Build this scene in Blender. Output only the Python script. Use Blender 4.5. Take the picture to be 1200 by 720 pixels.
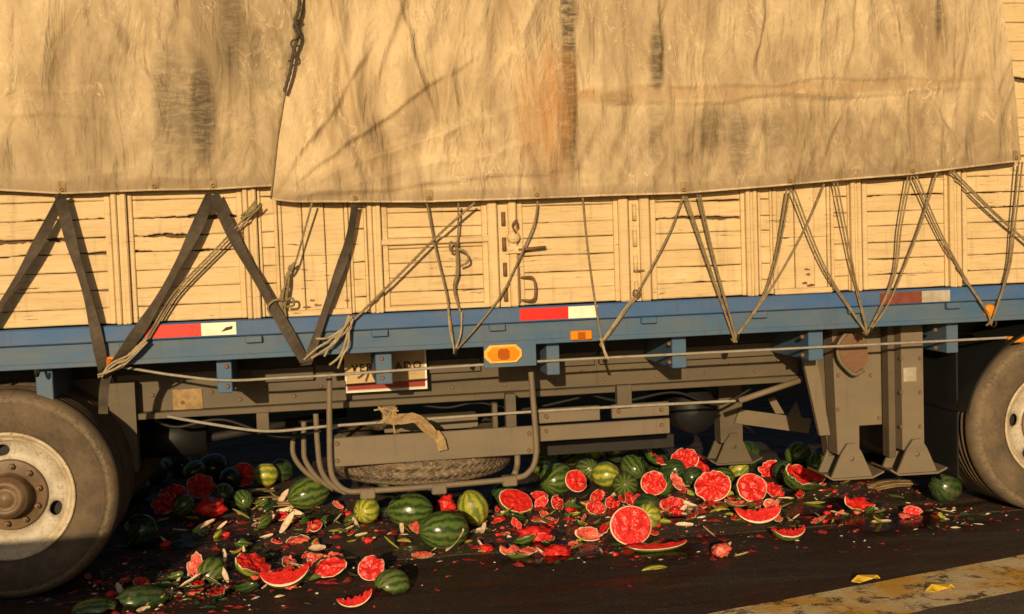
import bpy, bmesh, math, random
import numpy as np
from mathutils import Vector, Matrix, noise

for o in list(bpy.data.objects):
    bpy.data.objects.remove(o, do_unlink=True)
S = bpy.context.scene
C = S.collection
R = math.radians

# ------------------------------------------------------------------ camera
FOC, CX, CY, CZ = 1400.0, 0.0, -6.0464, 1.7091          # focal length in photo pixels, camera place
YAW, PIT, ROL = 0.1691, 0.0599, -0.035
_f = Vector((math.sin(YAW)*math.cos(PIT), math.cos(YAW)*math.cos(PIT), -math.sin(PIT)))
_r = Vector((math.cos(YAW), -math.sin(YAW), 0)); _u = _r.cross(_f)
BR = math.cos(ROL)*_r + math.sin(ROL)*_u
BU = -math.sin(ROL)*_r + math.cos(ROL)*_u
CAM = Vector((CX, CY, CZ))
cd = bpy.data.cameras.new('camera'); cam = bpy.data.objects.new('camera', cd); C.objects.link(cam)
cd.sensor_width = 36; cd.sensor_fit = 'HORIZONTAL'; cd.lens = FOC/1200*36
cd.clip_start = 0.05; cd.clip_end = 3000
m3 = Matrix((BR, BU, -_f)).transposed()
cam.matrix_world = Matrix.Translation(CAM) @ m3.to_4x4()
S.camera = cam

# ------------------------------------------------------------------ sky, sun, exposure
SUN_EL, SUN_AZ = R(13), R(15)        # low evening sun behind the camera, a little to its left
w = bpy.data.worlds.new('World'); S.world = w; w.use_nodes = True
nt = w.node_tree; bg = nt.nodes['Background']
sky = nt.nodes.new('ShaderNodeTexSky'); sky.sky_type = 'NISHITA'; sky.sun_disc = False
sky.sun_elevation = SUN_EL; sky.sun_rotation = math.pi + SUN_AZ
sky.air_density = 1.0; sky.dust_density = 2.0; sky.ozone_density = 1.0
nt.links.new(sky.outputs[0], bg.inputs[0]); bg.inputs[1].default_value = 0.05
sl = bpy.data.lights.new('sun', 'SUN'); sun = bpy.data.objects.new('sun', sl); C.objects.link(sun)
sl.energy = 4.6; sl.angle = R(0.6); sl.color = (1.0, 0.76, 0.44)
sdir = Vector((math.sin(SUN_AZ)*math.cos(SUN_EL), math.cos(SUN_AZ)*math.cos(SUN_EL), -math.sin(SUN_EL)))
sun.rotation_euler = sdir.to_track_quat('-Z', 'Y').to_euler()
sun.location = (-3, -12, 6)
S.view_settings.view_transform = 'Standard'; S.view_settings.look = 'None'
S.view_settings.exposure = 0.0; S.view_settings.gamma = 1.0
S.view_settings.use_curve_mapping = False

# ------------------------------------------------------------------ helpers
def ray(px, py):
    return BR*((px-600)/FOC) + BU*((360-py)/FOC) + _f
def P(px, py, Y):                      # point of the vertical plane y = Y seen at a place of the photo
    d = ray(px, py); return CAM + d*((Y-CY)/d.y)
def G(px, py, Z=0.0):                  # point of the ground seen there
    d = ray(px, py); return CAM + d*((Z-CZ)/d.z)
def XP(px, py=300, Y=0.03): return P(px, py, Y).x
def ZP(px, py, Y): return P(px, py, Y).z

def tag(o, label=None, cat=None, group=None, kind=None):
    if label: o['label'] = label
    if cat: o['category'] = cat
    if group: o['group'] = group
    if kind: o['kind'] = kind
    return o
def empty(name, loc=(0, 0, 0)):
    o = bpy.data.objects.new(name, None); C.objects.link(o); o.location = loc; o.empty_display_size = 0.1
    return o
def mesh_obj(name, verts, faces, mat, parent=None, smooth=False, mats=None, midx=None):
    me = bpy.data.meshes.new(name); me.from_pydata([tuple(v) for v in verts], [], faces); me.update()
    for m in (mats or [mat]): me.materials.append(m)
    if midx is not None: me.polygons.foreach_set('material_index', midx)
    if smooth: me.polygons.foreach_set('use_smooth', [True]*len(me.polygons))
    o = bpy.data.objects.new(name, me); C.objects.link(o)
    if parent is not None: o.parent = parent
    return o

class MB:                               # collects shapes, links them as one mesh
    def __init__(s): s.v = []; s.f = []; s.sm = []
    def add(s, v, f, smooth=False):
        n = len(s.v); s.v += [Vector(a) for a in v]
        for q in f: s.f.append([i+n for i in q]); s.sm.append(smooth)
        return s
    def box(s, a, b, bev=0.0, rot=None, piv=None):
        x0, y0, z0 = a; x1, y1, z1 = b
        if x0 > x1: x0, x1 = x1, x0
        if y0 > y1: y0, y1 = y1, y0
        if z0 > z1: z0, z1 = z1, z0
        e = min(bev, (x1-x0)*.4, (y1-y0)*.4, (z1-z0)*.4)
        if e <= 0:
            v = [(x, y, z) for z in (z0, z1) for x, y in ((x0, y0), (x1, y0), (x1, y1), (x0, y1))]
            f = [(3, 2, 1, 0), (4, 5, 6, 7), (0, 1, 5, 4), (1, 2, 6, 5), (2, 3, 7, 6), (3, 0, 4, 7)]
        else:
            v = []; 
            for sx in (0, 1):
                for sy in (0, 1):
                    for sz in (0, 1):
                        x = x1 if sx else x0; y = y1 if sy else y0; z = z1 if sz else z0
                        dx = -e if sx else e; dy = -e if sy else e; dz = -e if sz else e
                        v += [(x, y+dy, z+dz), (x+dx, y, z+dz), (x+dx, y+dy, z)]
            I = lambda sx, sy, sz, k: (sx*4+sy*2+sz)*3+k
            f = []
            for s_ in (0, 1):
                q = [I(s_, 0, 0, 0), I(s_, 1, 0, 0), I(s_, 1, 1, 0), I(s_, 0, 1, 0)]; f.append(q if s_ else q[::-1])
                q = [I(0, s_, 0, 1), I(0, s_, 1, 1), I(1, s_, 1, 1), I(1, s_, 0, 1)]; f.append(q if s_ else q[::-1])
                q = [I(0, 0, s_, 2), I(1, 0, s_, 2), I(1, 1, s_, 2), I(0, 1, s_, 2)]; f.append(q if s_ else q[::-1])
            for a_ in (0, 1):
                for b_ in (0, 1):
                    f.append([I(0, a_, b_, 1), I(1, a_, b_, 1), I(1, a_, b_, 2), I(0, a_, b_, 2)])
                    f.append([I(a_, 0, b_, 0), I(a_, 1, b_, 0), I(a_, 1, b_, 2), I(a_, 0, b_, 2)])
                    f.append([I(a_, b_, 0, 0), I(a_, b_, 1, 0), I(a_, b_, 1, 1), I(a_, b_, 0, 1)])
            for sx in (0, 1):
                for sy in (0, 1):
                    for sz in (0, 1): f.append([I(sx, sy, sz, 0), I(sx, sy, sz, 1), I(sx, sy, sz, 2)])
        if rot is not None:
            pv = Vector(piv); v = [rot @ (Vector(q)-pv) + pv for q in v]
        return s.add(v, f)
    def prism(s, poly, y0, y1):         # outline in x,z pulled along y
        n = len(poly)
        v = [(x, y0, z) for x, z in poly] + [(x, y1, z) for x, z in poly]
        f = [list(range(n)), list(range(2*n-1, n-1, -1))]
        for i in range(n): j = (i+1) % n; f.append([i, i+n, j+n, j])
        return s.add(v, f)
    def tube(s, pts, r, n=8, closed=False, caps=True, twist=0.0, lobes=0, lob=0.0):
        pts = [Vector(p) for p in pts]; m = len(pts); v = []; f = []
        t0 = (pts[1]-pts[0]).normalized(); a = Vector((0, 0, 1)) if abs(t0.z) < .9 else Vector((1, 0, 0))
        nx = t0.cross(a).normalized(); L = 0
        for i, p in enumerate(pts):
            t = (pts[min(i+1, m-1)]-pts[max(i-1, 0)]).normalized()
            nx = (nx - t*nx.dot(t)).normalized(); ny = t.cross(nx)
            if i: L += (p-pts[i-1]).length
            rr = r[i] if isinstance(r, (list, tuple)) else r
            for k in range(n):
                th = 2*math.pi*k/n; q = rr*(1+lob*math.cos(lobes*th+twist*L)) if lobes else rr
                v.append(p + nx*math.cos(th)*q + ny*math.sin(th)*q)
        for i in range(m-1):
            for k in range(n):
                j = (k+1) % n; f.append([i*n+k, i*n+j, (i+1)*n+j, (i+1)*n+k])
        if caps: f.append(list(range(n))[::-1]); f.append([(m-1)*n+k for k in range(n)])
        return s.add(v, f, True)
    def lathe(s, prof, c, axis='y', n=64, smooth=True):   # prof = (radius, distance along axis)
        v = []; f = []; c = Vector(c); m = len(prof)
        for r_, h in prof:
            for k in range(n):
                t = 2*math.pi*k/n; a = r_*math.cos(t); b = r_*math.sin(t)
                v.append(c + (Vector((a, h, b)) if axis == 'y' else Vector((a, b, h)) if axis == 'z' else Vector((h, a, b))))
        for i in range(m-1):
            for k in range(n):
                j = (k+1) % n; f.append([i*n+k, i*n+j, (i+1)*n+j, (i+1)*n+k])
        return s.add(v, f, smooth)
    def strip(s, pts, wdt, thick, side):  # flat band: pts on the centre line, side = width direction
        pts = [Vector(p) for p in pts]; m = len(pts); v = []; f = []
        for i, p in enumerate(pts):
            t = (pts[min(i+1, m-1)]-pts[max(i-1, 0)]).normalized()
            sd = Vector(side(i/(m-1)) if callable(side) else side); sd = (sd - t*sd.dot(t)).normalized(); nn = t.cross(sd)
            for a, b in ((-1, -1), (1, -1), (1, 1), (-1, 1)): v.append(p + sd*a*wdt/2 + nn*b*thick/2)
        for i in range(m-1):
            for k in range(4): j = (k+1) % 4; f.append([i*4+k, i*4+j, (i+1)*4+j, (i+1)*4+k])
        f.append([3, 2, 1, 0]); f.append([(m-1)*4+k for k in range(4)])
        return s.add(v, f)
    def build(s, name, mat, parent=None, bevel=0):
        o = mesh_obj(name, s.v, s.f, mat, parent)
        bm = bmesh.new(); bm.from_mesh(o.data); bmesh.ops.recalc_face_normals(bm, faces=bm.faces); bm.to_mesh(o.data); bm.free()
        o.data.polygons.foreach_set('use_smooth', s.sm)
        return o
def spline(pts, step=0.01):             # Catmull-Rom through the points
    pts = [Vector(p) for p in pts]; out = []
    for i in range(len(pts)-1):
        p0 = pts[max(i-1, 0)]; p1 = pts[i]; p2 = pts[i+1]; p3 = pts[min(i+2, len(pts)-1)]
        n = max(2, int((p2-p1).length/step))
        for k in range(n):
            t = k/n
            out.append(.5*((2*p1)+(p2-p0)*t+(2*p0-5*p1+4*p2-p3)*t*t+(3*p1-p0-3*p2+p3)*t**3))
    out.append(pts[-1]); return out
def nz(x, y=0.0, z=0.0): return noise.noise(Vector((x, y, z)))

# ------------------------------------------------------------------ materials
class NT:
    def __init__(s, name):
        s.m = bpy.data.materials.new(name); s.m.use_nodes = True; s.t = s.m.node_tree
        s.b = s.t.nodes['Principled BSDF']; s.geo = s.t.nodes.new('ShaderNodeNewGeometry'); s.tc = s.t.nodes.new('ShaderNodeTexCoord')
    def pos(s): return s.geo.outputs['Position']
    def obj(s): return s.tc.outputs['Object']
    def scale(s, v, sc, off=(0, 0, 0)):
        n = s.t.nodes.new('ShaderNodeMapping'); n.inputs['Scale'].default_value = sc; n.inputs['Location'].default_value = off
        s.t.links.new(v, n.inputs[0]); return n.outputs[0]
    def noise(s, v, sc, det=4, rough=.55, dist=0, col=False):
        n = s.t.nodes.new('ShaderNodeTexNoise'); n.inputs['Scale'].default_value = sc; n.inputs['Detail'].default_value = det
        n.inputs['Roughness'].default_value = rough; n.inputs['Distortion'].default_value = dist
        s.t.links.new(v, n.inputs['Vector']); return n.outputs['Color' if col else 'Fac']
    def voro(s, v, sc, feat='F1', out='Distance'):
        n = s.t.nodes.new('ShaderNodeTexVoronoi'); n.feature = feat; n.inputs['Scale'].default_value = sc
        s.t.links.new(v, n.inputs['Vector']); return n.outputs[out]
    def ramp(s, x, *st):
        n = s.t.nodes.new('ShaderNodeValToRGB'); e = n.color_ramp.elements
        while len(e) < len(st): e.new(0.5)
        for k, (p, c) in enumerate(st):
            e[k].position = p; e[k].color = (c, c, c, 1) if not isinstance(c, tuple) else (*c, 1)
        s.t.links.new(x, n.inputs[0]); return n.outputs[0]
    def mix(s, f, a, b, mode='MIX'):
        n = s.t.nodes.new('ShaderNodeMix'); n.data_type = 'RGBA'; n.blend_type = mode
        for i, x in ((0, f), (6, a), (7, b)):
            if isinstance(x, (int, float)): n.inputs[i].default_value = x if i == 0 else (x, x, x, 1)
            elif isinstance(x, tuple): n.inputs[i].default_value = (*x, 1)
            else: s.t.links.new(x, n.inputs[i])
        return n.outputs[2]
    def math(s, op, a, b=0.0, c=None):
        n = s.t.nodes.new('ShaderNodeMath'); n.operation = op
        for i, x in enumerate((a, b, c)):
            if x is None: continue
            if isinstance(x, (int, float)): n.inputs[i].default_value = x
            else: s.t.links.new(x, n.inputs[i])
        return n.outputs[0]
    def attr(s, name):
        n = s.t.nodes.new('ShaderNodeAttribute'); n.attribute_name = name; return n.outputs['Fac']
    def rnd(s): return s.t.nodes.new('ShaderNodeObjectInfo').outputs['Random']
    def sep(s, v):
        n = s.t.nodes.new('ShaderNodeSeparateXYZ'); s.t.links.new(v, n.inputs[0]); return n.outputs
    def bump(s, h, st=.3, d=.01, prev=None):
        n = s.t.nodes.new('ShaderNodeBump'); n.inputs['Strength'].default_value = st; n.inputs['Distance'].default_value = d
        s.t.links.new(h, n.inputs['Height'])
        if prev is not None: s.t.links.new(prev, n.inputs['Normal'])
        return n.outputs[0]
    def out(s, col=None, rough=None, bump=None, spec=None, metal=None, **kw):
        for k, x in (('Base Color', col), ('Roughness', rough), ('Normal', bump), ('Specular IOR Level', spec), ('Metallic', metal)):
            if x is None: continue
            if isinstance(x, (int, float)): s.b.inputs[k].default_value = x
            elif isinstance(x, tuple): s.b.inputs[k].default_value = (*x, 1)
            else: s.t.links.new(x, s.b.inputs[k])
        for k, x in kw.items(): s.b.inputs[k.replace('_', ' ')].default_value = x
        return s.m

def m_cream():
    n = NT('cream_paint'); p = n.pos()
    a = n.noise(n.scale(p, (3, 3, 9)), 1.4, 5)
    col = n.mix(n.ramp(a, (.3, 0), (.7, 1)), (.57, .405, .205), (.68, .50, .275))
    col = n.mix(n.math('MULTIPLY', n.rnd(), .30), col, (.48, .335, .175))
    g = n.noise(n.scale(p, (4, 8, 60)), 2.0, 6, .65)            # grain and grime along the boards
    col = n.mix(n.ramp(g, (.52, 0), (.74, .45)), col, (.25, .16, .08))
    st = n.noise(n.scale(p, (22, 22, 2.2)), 1.0, 4)             # rain streaks
    col = n.mix(n.ramp(st, (.56, 0), (.8, .5)), col, (.22, .14, .07))
    ch = n.noise(n.scale(p, (2.6, 3, 30)), 2.4, 7, .68, .5)     # paint flaked off in long strips
    wh = n.noise(n.scale(p, (1, 1, 2.4), (7, 0, 2)), 1.3, 3)
    k = n.ramp(n.math('ADD', ch, n.math('MULTIPLY', n.math('SUBTRACT', wh, .5), .35)), (.655, 0), (.675, 1))
    col = n.mix(k, col, (.12, .075, .04))
    bp = n.bump(n.math('ADD', g, n.math('MULTIPLY', k, -.6)), .35, .004)
    return n.out(col, .62, bp, .3)
def m_flat(name, c, r=.6, var=.35, sc=8, dark=None, metal=0, bumpd=.002):
    n = NT(name); p = n.pos(); a = n.noise(p, sc, 6, .6)
    d = dark or tuple(x*.45 for x in c)
    col = n.mix(n.ramp(a, (.35, 0), (.72, var*2 if var < .5 else 1)), c, d)
    return n.out(col, r, n.bump(n.noise(p, sc*7, 4), .3, bumpd), .3, metal)
def m_dusty(name, paint, dust, rust=(.16, .07, .03), amt=.5, rustamt=.64, rough=.6):
    n = NT(name); p = n.pos()
    a = n.noise(n.scale(p, (1.6, 2, 5)), 1.7, 6, .6)
    col = n.mix(n.math('MULTIPLY', n.ramp(a, (.34, 0), (.68, 1)), amt), paint, dust)
    sp = n.noise(p, 95, 3, .7); col = n.mix(n.ramp(sp, (.55, 0), (.75, .35)), col, tuple(x*.6 for x in dust))
    st = n.noise(n.scale(p, (26, 26, 2)), 1, 4); col = n.mix(n.ramp(st, (.57, 0), (.76, .55)), col, tuple(x*.5 for x in dust))
    r_ = n.noise(n.scale(p, (2, 2, 4)), 5, 7, .7); k = n.ramp(r_, (rustamt, 0), (rustamt+.04, 1))
    col = n.mix(k, col, rust)
    bp = n.bump(n.math('ADD', sp, n.math('MULTIPLY', k, .8)), .25, .003)
    return n.out(col, rough, bp, .35)
def m_tarp(name, base, light, dark):
    n = NT(name); p = n.pos()
    a = n.noise(n.scale(p, (1.3, 1, .9)), 1.5, 5, .6, .6)
    col = n.mix(n.ramp(a, (.36, 0), (.64, 1)), base, light)
    b = n.noise(n.scale(p, (2.2, 1, .75)), 1.6, 4, .55, .7)          # long washed streaks
    col = n.mix(n.ramp(b, (.46, 0), (.64, .9)), col, dark)
    gm = n.noise(n.scale(p, (4, 1, 2.2)), 2.6, 6, .66, 1.2)          # road grime in blotches
    g_ = n.math('MULTIPLY', n.attr('grime'), n.ramp(gm, (.32, .35), (.62, 1)))
    col = n.mix(g_, col, tuple(x*.72 for x in dark))
    c2 = n.noise(n.scale(p, (4, 1, 1.5), (2, 0, 1)), 1.4, 4, .55, 1.6)  # crumple lines rubbed pale
    r1 = n.math('ABSOLUTE', n.math('SUBTRACT', c2, .5))
    wm = n.noise(n.scale(p, (1.5, 1, 1.5), (9, 0, 4)), 1.6, 3)
    pale = n.math('MULTIPLY', n.ramp(r1, (.0, .6), (.012, 0)), n.ramp(wm, (.45, 0), (.6, 1)))
    col = n.mix(pale, col, tuple(min(1, x*1.25) for x in light))
    f = n.noise(p, 42, 5, .6); col = n.mix(n.ramp(f, (.5, 0), (.8, .28)), col, tuple(x*.7 for x in dark))
    s1 = n.noise(n.scale(p, (6, 1, 22)), 2, 7, .75, .9)
    sm = n.math('MULTIPLY', n.attr('stain'), n.ramp(s1, (.36, .35), (.56, 1)))
    col = n.mix(sm, col, (.085, .062, .036))
    s2 = n.noise(n.scale(p, (14, 1, 3)), 1.6, 6, .7, .5)
    rm = n.math('MULTIPLY', n.attr('rust'), n.ramp(s2, (.34, .3), (.56, 1)))
    col = n.mix(n.math('MULTIPLY', rm, .72), col, (.42, .19, .055))
    col = n.mix(n.math('MULTIPLY', n.attr('band'), n.ramp(gm, (.3, .5), (.6, 1))), col, (.36, .225, .11))
    col = n.mix(n.math('MULTIPLY', n.attr('hem'), .6), col, (.24, .165, .10))
    # creases of the cloth
    cr = n.noise(n.scale(p, (4.5, 1, 1.3)), 1.8, 3, .5, .9)
    bp = n.bump(cr, .6, .07)
    bp = n.bump(n.ramp(r1, (0, 1), (.06, 0)), .3, .007, bp)
    bp = n.bump(n.noise(p, 20, 3, .5), .18, .007, bp)
    return n.out(col, .7, bp, .25)
def m_tyre():
    n = NT('dusty_rubber'); o = n.obj(); x = n.sep(o)
    rad = n.math('SQRT', n.math('ADD', n.math('MULTIPLY', x[0], x[0]), n.math('MULTIPLY', x[2], x[2])))
    a = n.noise(o, 6, 7, .66); f = n.noise(o, 45, 5, .7)
    col = n.mix(n.ramp(a, (.3, .25), (.66, 1)), (.036, .03, .025), (.155, .108, .066))
    # wear near the shoulder: paler scuffs in a ring
    rg = n.math('SUBTRACT', 1.0, n.math('MINIMUM', n.math('ABSOLUTE', n.math('MULTIPLY', n.math('SUBTRACT', rad, .478), 26)), 1.0))
    col = n.mix(n.math('MULTIPLY', rg, n.ramp(f, (.42, 0), (.6, .8))), col, (.24, .18, .115))
    col = n.mix(n.ramp(f, (.54, 0), (.75, .6)), col, (.03, .025, .02))
    th = n.math('ARCTAN2', x[0], x[2])
    ring = n.math('SINE', n.math('MULTIPLY', rad, 420))
    bp = n.bump(n.math('ADD', f, n.math('MULTIPLY', ring, .12)), .35, .004)
    return n.out(col, .8, bp, .25)
def m_spare():
    n = NT('worn_tread_rubber'); o = n.obj(); x = n.sep(o); th = n.math('ARCTAN2', x[0], x[1])
    z = n.math('SINE', n.math('MULTIPLY', x[2], 130)); g = n.math('SINE', n.math('ADD', n.math('MULTIPLY', th, 70), n.math('MULTIPLY', z, 2)))
    a = n.noise(n.scale(o, (1, 1, 2.2)), 14, 7, .72); f = n.noise(o, 60, 4, .7)
    col = n.mix(n.ramp(a, (.40, 0), (.60, 1)), (.07, .052, .036), (.21, .155, .10))
    col = n.mix(n.ramp(f, (.56, 0), (.64, .9)), col, (.32, .25, .17))
    bp = n.bump(n.math('MULTIPLY', z, 1), .6, .008); bp = n.bump(n.math('ADD', g, n.math('MULTIPLY', a, 4)), .35, .006, bp)
    return n.out(col, .85, bp, .2)
def m_rim(name='rim_paint', base=(.46, .405, .32), rust=(.12, .06, .03)):
    n = NT(name); o = n.obj(); a = n.noise(o, 9, 7, .65); f = n.noise(o, 60, 4, .7)
    col = n.mix(n.ramp(a, (.42, 0), (.75, .8)), base, (.25, .17, .095))
    col = n.mix(n.ramp(f, (.56, 0), (.70, .85)), col, rust)
    return n.out(col, .5, n.bump(f, .2, .002), .4)
def m_rind(name, dark, light, edge, nst=9, wet=.28):
    n = NT(name); o = n.obj(); x = n.sep(o)
    d = n.noise(o, 16, 4, .6); d2 = n.noise(o, 45, 4, .6)
    ang = n.math('ARCTAN2', x[1], x[2])
    s = n.math('SINE', n.math('ADD', n.math('MULTIPLY', ang, nst), n.math('MULTIPLY', n.math('SUBTRACT', d, .5), 9)))
    s = n.math('ADD', s, n.math('MULTIPLY', n.math('SUBTRACT', d2, .5), 1.6))
    k = n.ramp(n.math('ADD', n.math('MULTIPLY', s, .5), .5), (.15, 0), (.9, 1))
    rr = n.rnd()
    col = n.mix(k, n.mix(rr, light, edge), n.mix(rr, dark, tuple(y*1.5 for y in dark)))
    dt = n.noise(n.scale(o, (1, 1, 1), (4, 2, 7)), 22, 6, .7); dk = n.ramp(dt, (.50, 0), (.66, .6))
    col = n.mix(dk, col, (.11, .085, .045))
    return n.out(col, n.mix(dk, wet, .7), n.bump(n.math('ADD', d2, n.math('MULTIPLY', s, .5)), .12, .003), .5)
def m_flesh(name, a, b):
    n = NT(name); o = n.obj(); d = n.noise(o, 26, 6, .65); v = n.voro(o, 60)
    col = n.mix(n.ramp(d, (.36, 0), (.68, 1)), a, b)
    x = n.noise(o, 150, 2, .5); col = n.mix(n.ramp(x, (.58, 0), (.7, .5)), col, tuple(min(1, y+.12) for y in a))
    bp = n.bump(n.math('ADD', d, n.math('MULTIPLY', v, .5)), .6, .01)
    return n.out(col, .3, bp, .5)
def m_asphalt(name, c1, c2, juice=.4, line=False, wet0=.3):
    n = NT(name); p = n.pos()
    ag = n.voro(p, 150); f = n.noise(p, 70, 5, .7); big = n.noise(n.scale(p, (.5, 2.6, 1)), 1.6, 7, .66, .6)
    col = n.mix(n.ramp(big, (.36, 0), (.64, 1)), c1, c2)
    col = n.mix(n.ramp(f, (.45, 0), (.75, .6)), col, tuple(x*1.9 for x in c2))
    rg = n.ramp(n.voro(p, 110, 'F1', 'Color'), (.86, 0), (.9, .5)); col = n.mix(rg, col, tuple(min(.3, x*3.5) for x in c2))
    jz = n.noise(n.scale(p, (.9, 3.2, 1), (3, 1, 0)), 1.5, 7, .68, .5)
    jm = n.ramp(jz, (.46, 0), (.6, 1)); jk = n.math('MULTIPLY', jm, juice)
    col = n.mix(jk, col, (.032, .009, .006))
    rough = n.ramp(jm, (0, .85), (1, wet0))
    if line:
        worn = n.noise(p, 9, 8, .72, .4); w2 = n.noise(p, 55, 5, .7)
        k = n.math('ADD', n.ramp(worn, (.36, 0), (.60, 1)), n.math('SUBTRACT', n.math('MULTIPLY', w2, .9), .45))
        k = n.ramp(k, (.02, 0), (.52, .92))
        yl = n.mix(n.ramp(n.noise(p, 3.2, 4), (.4, 0), (.6, 1)), (.62, .34, .055), (.66, .52, .30))
        col = n.mix(k, col, yl); rough = .8
    bp = n.bump(n.math('ADD', n.math('MULTIPLY', ag, .7), f), .65, .006)
    bp = n.bump(big, .3, .03, bp)
    return n.out(col, rough, bp, .25)

M = dict(
    cream=m_cream(),
    tarp_a=m_tarp('tarpaulin_cloth_grey', (.48, .355, .205), (.62, .475, .29), (.31, .22, .125)),
    tarp_b=m_tarp('tarpaulin_cloth_tan', (.48, .35, .20), (.63, .48, .29), (.33, .23, .13)),
    blue=m_dusty('blue_paint', (.028, .100, .265), (.13, .135, .135), amt=.45, rustamt=.70),
    bluegrey=m_dusty('blue_grey_paint', (.042, .105, .20), (.14, .135, .12), amt=.55, rustamt=.68),
    chassis=m_dusty('chassis_dust', (.084, .066, .045), (.145, .104, .06), amt=.6, rustamt=.69),
    steel=m_dusty('grey_steel', (.145, .115, .08), (.205, .148, .088), amt=.6, rustamt=.71),
    dark=m_flat('dark_steel', (.022, .019, .016), .7),
    black=m_flat('black_plastic', (.012, .012, .012), .55),
    rust=m_dusty('rusty_iron', (.15, .075, .035), (.20, .12, .07), amt=.6, rustamt=.55),
    bare=m_flat('bare_board', (.12, .078, .04), .85, .4, 12),
    wood=m_flat('old_wood', (.05, .033, .02), .85),
    tyre=m_tyre(), spare=m_spare(), rim=m_rim(), hub=m_rim('hub_iron', (.125, .072, .04)),
    rimlip=m_rim('rim_lip_paint', (.56, .46, .32)),
    strap=m_flat('webbing', (.05, .038, .028), .85, .4, 14, (.11, .085, .06)),
    rope=m_flat('hemp_rope', (.27, .20, .11), .9, .45, 30, (.12, .085, .045)),
    twine=m_flat('pale_rope', (.40, .31, .19), .9, .4, 30),
    cable=m_flat('steel_cable', (.33, .29, .24), .6, .3, 20),
    red=m_flat('reflective_red', (.72, .025, .018), .35, .2, 20),
    reddull=m_flat('faded_reflective_red', (.22, .055, .035), .5, .4, 20),
    white=m_flat('reflective_white', (.85, .80, .62), .35, .2, 12),
    whitedull=m_flat('faded_reflective_white', (.45, .39, .30), .5, .4, 12),
    amber=m_flat('amber_lens', (.80, .25, .015), .2, .2, 10), amberdk=m_flat('amber_core', (.42, .10, .01), .2),
    amberlt=m_flat('amber_rim', (.85, .50, .10), .25),
    sign=m_flat('sign_cream', (.50, .35, .17), .5, .25, 10), signred=m_flat('sign_red', (.30, .028, .02), .5),
    signwh=m_flat('sign_white', (.80, .76, .68), .5), ink=m_flat('sign_ink', (.05, .025, .012), .6),
    concrete=m_flat('concrete', (.34, .32, .29), .9, .4, 5),
    rind=m_rind('rind_green', (.020, .045, .010), (.075, .125, .022), (.14, .18, .035), 12, .2),
    rindy=m_rind('rind_yellow', (.10, .15, .018), (.36, .36, .045), (.50, .42, .05)),
    rindd=m_rind('rind_dark', (.010, .026, .009), (.026, .052, .014), (.045, .075, .02), 11, .2),
    pith=m_flat('pith', (.74, .60, .43), .45, .3, 30, (.62, .30, .20)),
    flesh=m_flesh('melon_flesh', (.72, .028, .018), (.46, .010, .010)),
    fleshp=m_flesh('melon_flesh_pale', (.70, .16, .10), (.55, .05, .035)),
    fleshd=m_flesh('melon_flesh_dark', (.30, .020, .015), (.15, .010, .010)),
    straw=m_flat('dry_straw', (.38, .25, .12), .9, .45, 20),
    leafy=m_flat('yellow_leaf', (.72, .45, .04), .6, .3, 20),
    road=m_asphalt('asphalt_dark', (.019, .0125, .0098), (.044, .030, .022), .5, wet0=.35),
    lane=m_asphalt('asphalt_grey', (.050, .037, .029), (.085, .064, .05), .1),
    apron=m_asphalt('asphalt_stained', (.034, .021, .015), (.082, .057, .042), .85, wet0=.2),
    line=m_asphalt('worn_yellow_paint', (.030, .022, .018), (.05, .037, .028), .15, line=True),
    bank=m_flat('grassy_earth', (.035, .040, .014), .95, .5, 3, (.06, .045, .025)),
    soil=m_flat('soil', (.07, .05, .03), .95, .5, 2),
)

# ------------------------------------------------------------------ the ground
def sheet(name, poly, z, mat):
    o = mesh_obj(name, [(x, y, z) for x, y in poly], [list(range(len(poly)))], mat); tag(o, kind='structure'); return o
sheet('ground', [(-600, -600), (600, -600), (600, 900), (-600, 900)], -0.05, M['soil'])
sheet('road', [(-300, -14), (300, -14), (300, 0.6), (-300, 0.6)], 0.0, M['road'])
rnd = random.Random(4)
v = []; f = []; NX = 120
for i in range(NX+1):
    x = -60+i
    for j, (y, z) in enumerate(((5.0, -.06), (5.6, .25), (6.6, 1.1), (8.0, 2.3), (10.0, 3.2), (14, 3.6), (40, 3.9))):
        v.append((x, y+.25*nz(x*.4, j), z+.22*nz(x*.5, j*2.2, 3)*(j > 0)))
for i in range(NX):
    for j in range(6): f.append([i*7+j, (i+1)*7+j, (i+1)*7+j+1, i*7+j+1])
tag(mesh_obj('sky_blocking_bank', v, f, M['bank'], None, True), kind='structure')  # bank added beyond the trailer to block sky light and darken the gap below
edge = []                               # broken edge of the older surface that the trailer stands on
for i in range(0, 241):
    x = -9+i*.08; edge.append((x, .26+.03*nz(x*1.1, 3)+.018*nz(x*6, 8)))
ed = [(-300, .26)]+edge+[(300, .26)]
v = []; f = []
for x, y in ed: v += [(x, y, .004), (x, 5.2, .004), (x, y-.012, -.004)]
for i in range(len(ed)-1): f += [[3*i, 3*i+3, 3*i+4, 3*i+1], [3*i+2, 3*i+5, 3*i+3, 3*i]]
tag(mesh_obj('shoulder', v, f, M['apron']), kind='structure')
a = G(826, 721); b = G(1200, 651); c_ = G(1055, 722); d = G(1200, 690)
u = Vector((b.x-a.x, b.y-a.y, 0)).normalized(); nrm = Vector((u.y, -u.x, 0))
wid = max((c_-a).dot(nrm), (d-a).dot(nrm))
q = [a-u*9, a+u*9]
N = 90; v = []; f = []
for i in range(N+1):
    p = a-u*6+u*(12*i/N); e0 = .012*nz(i*.7, 2); e1 = .02*nz(i*.8, 9)
    v += [tuple(p+nrm*e0)[:2]+(.004,), tuple(p+nrm*(wid+e1))[:2]+(.004,)]
for i in range(N): f.append([2*i, 2*i+1, 2*i+3, 2*i+2])
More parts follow.
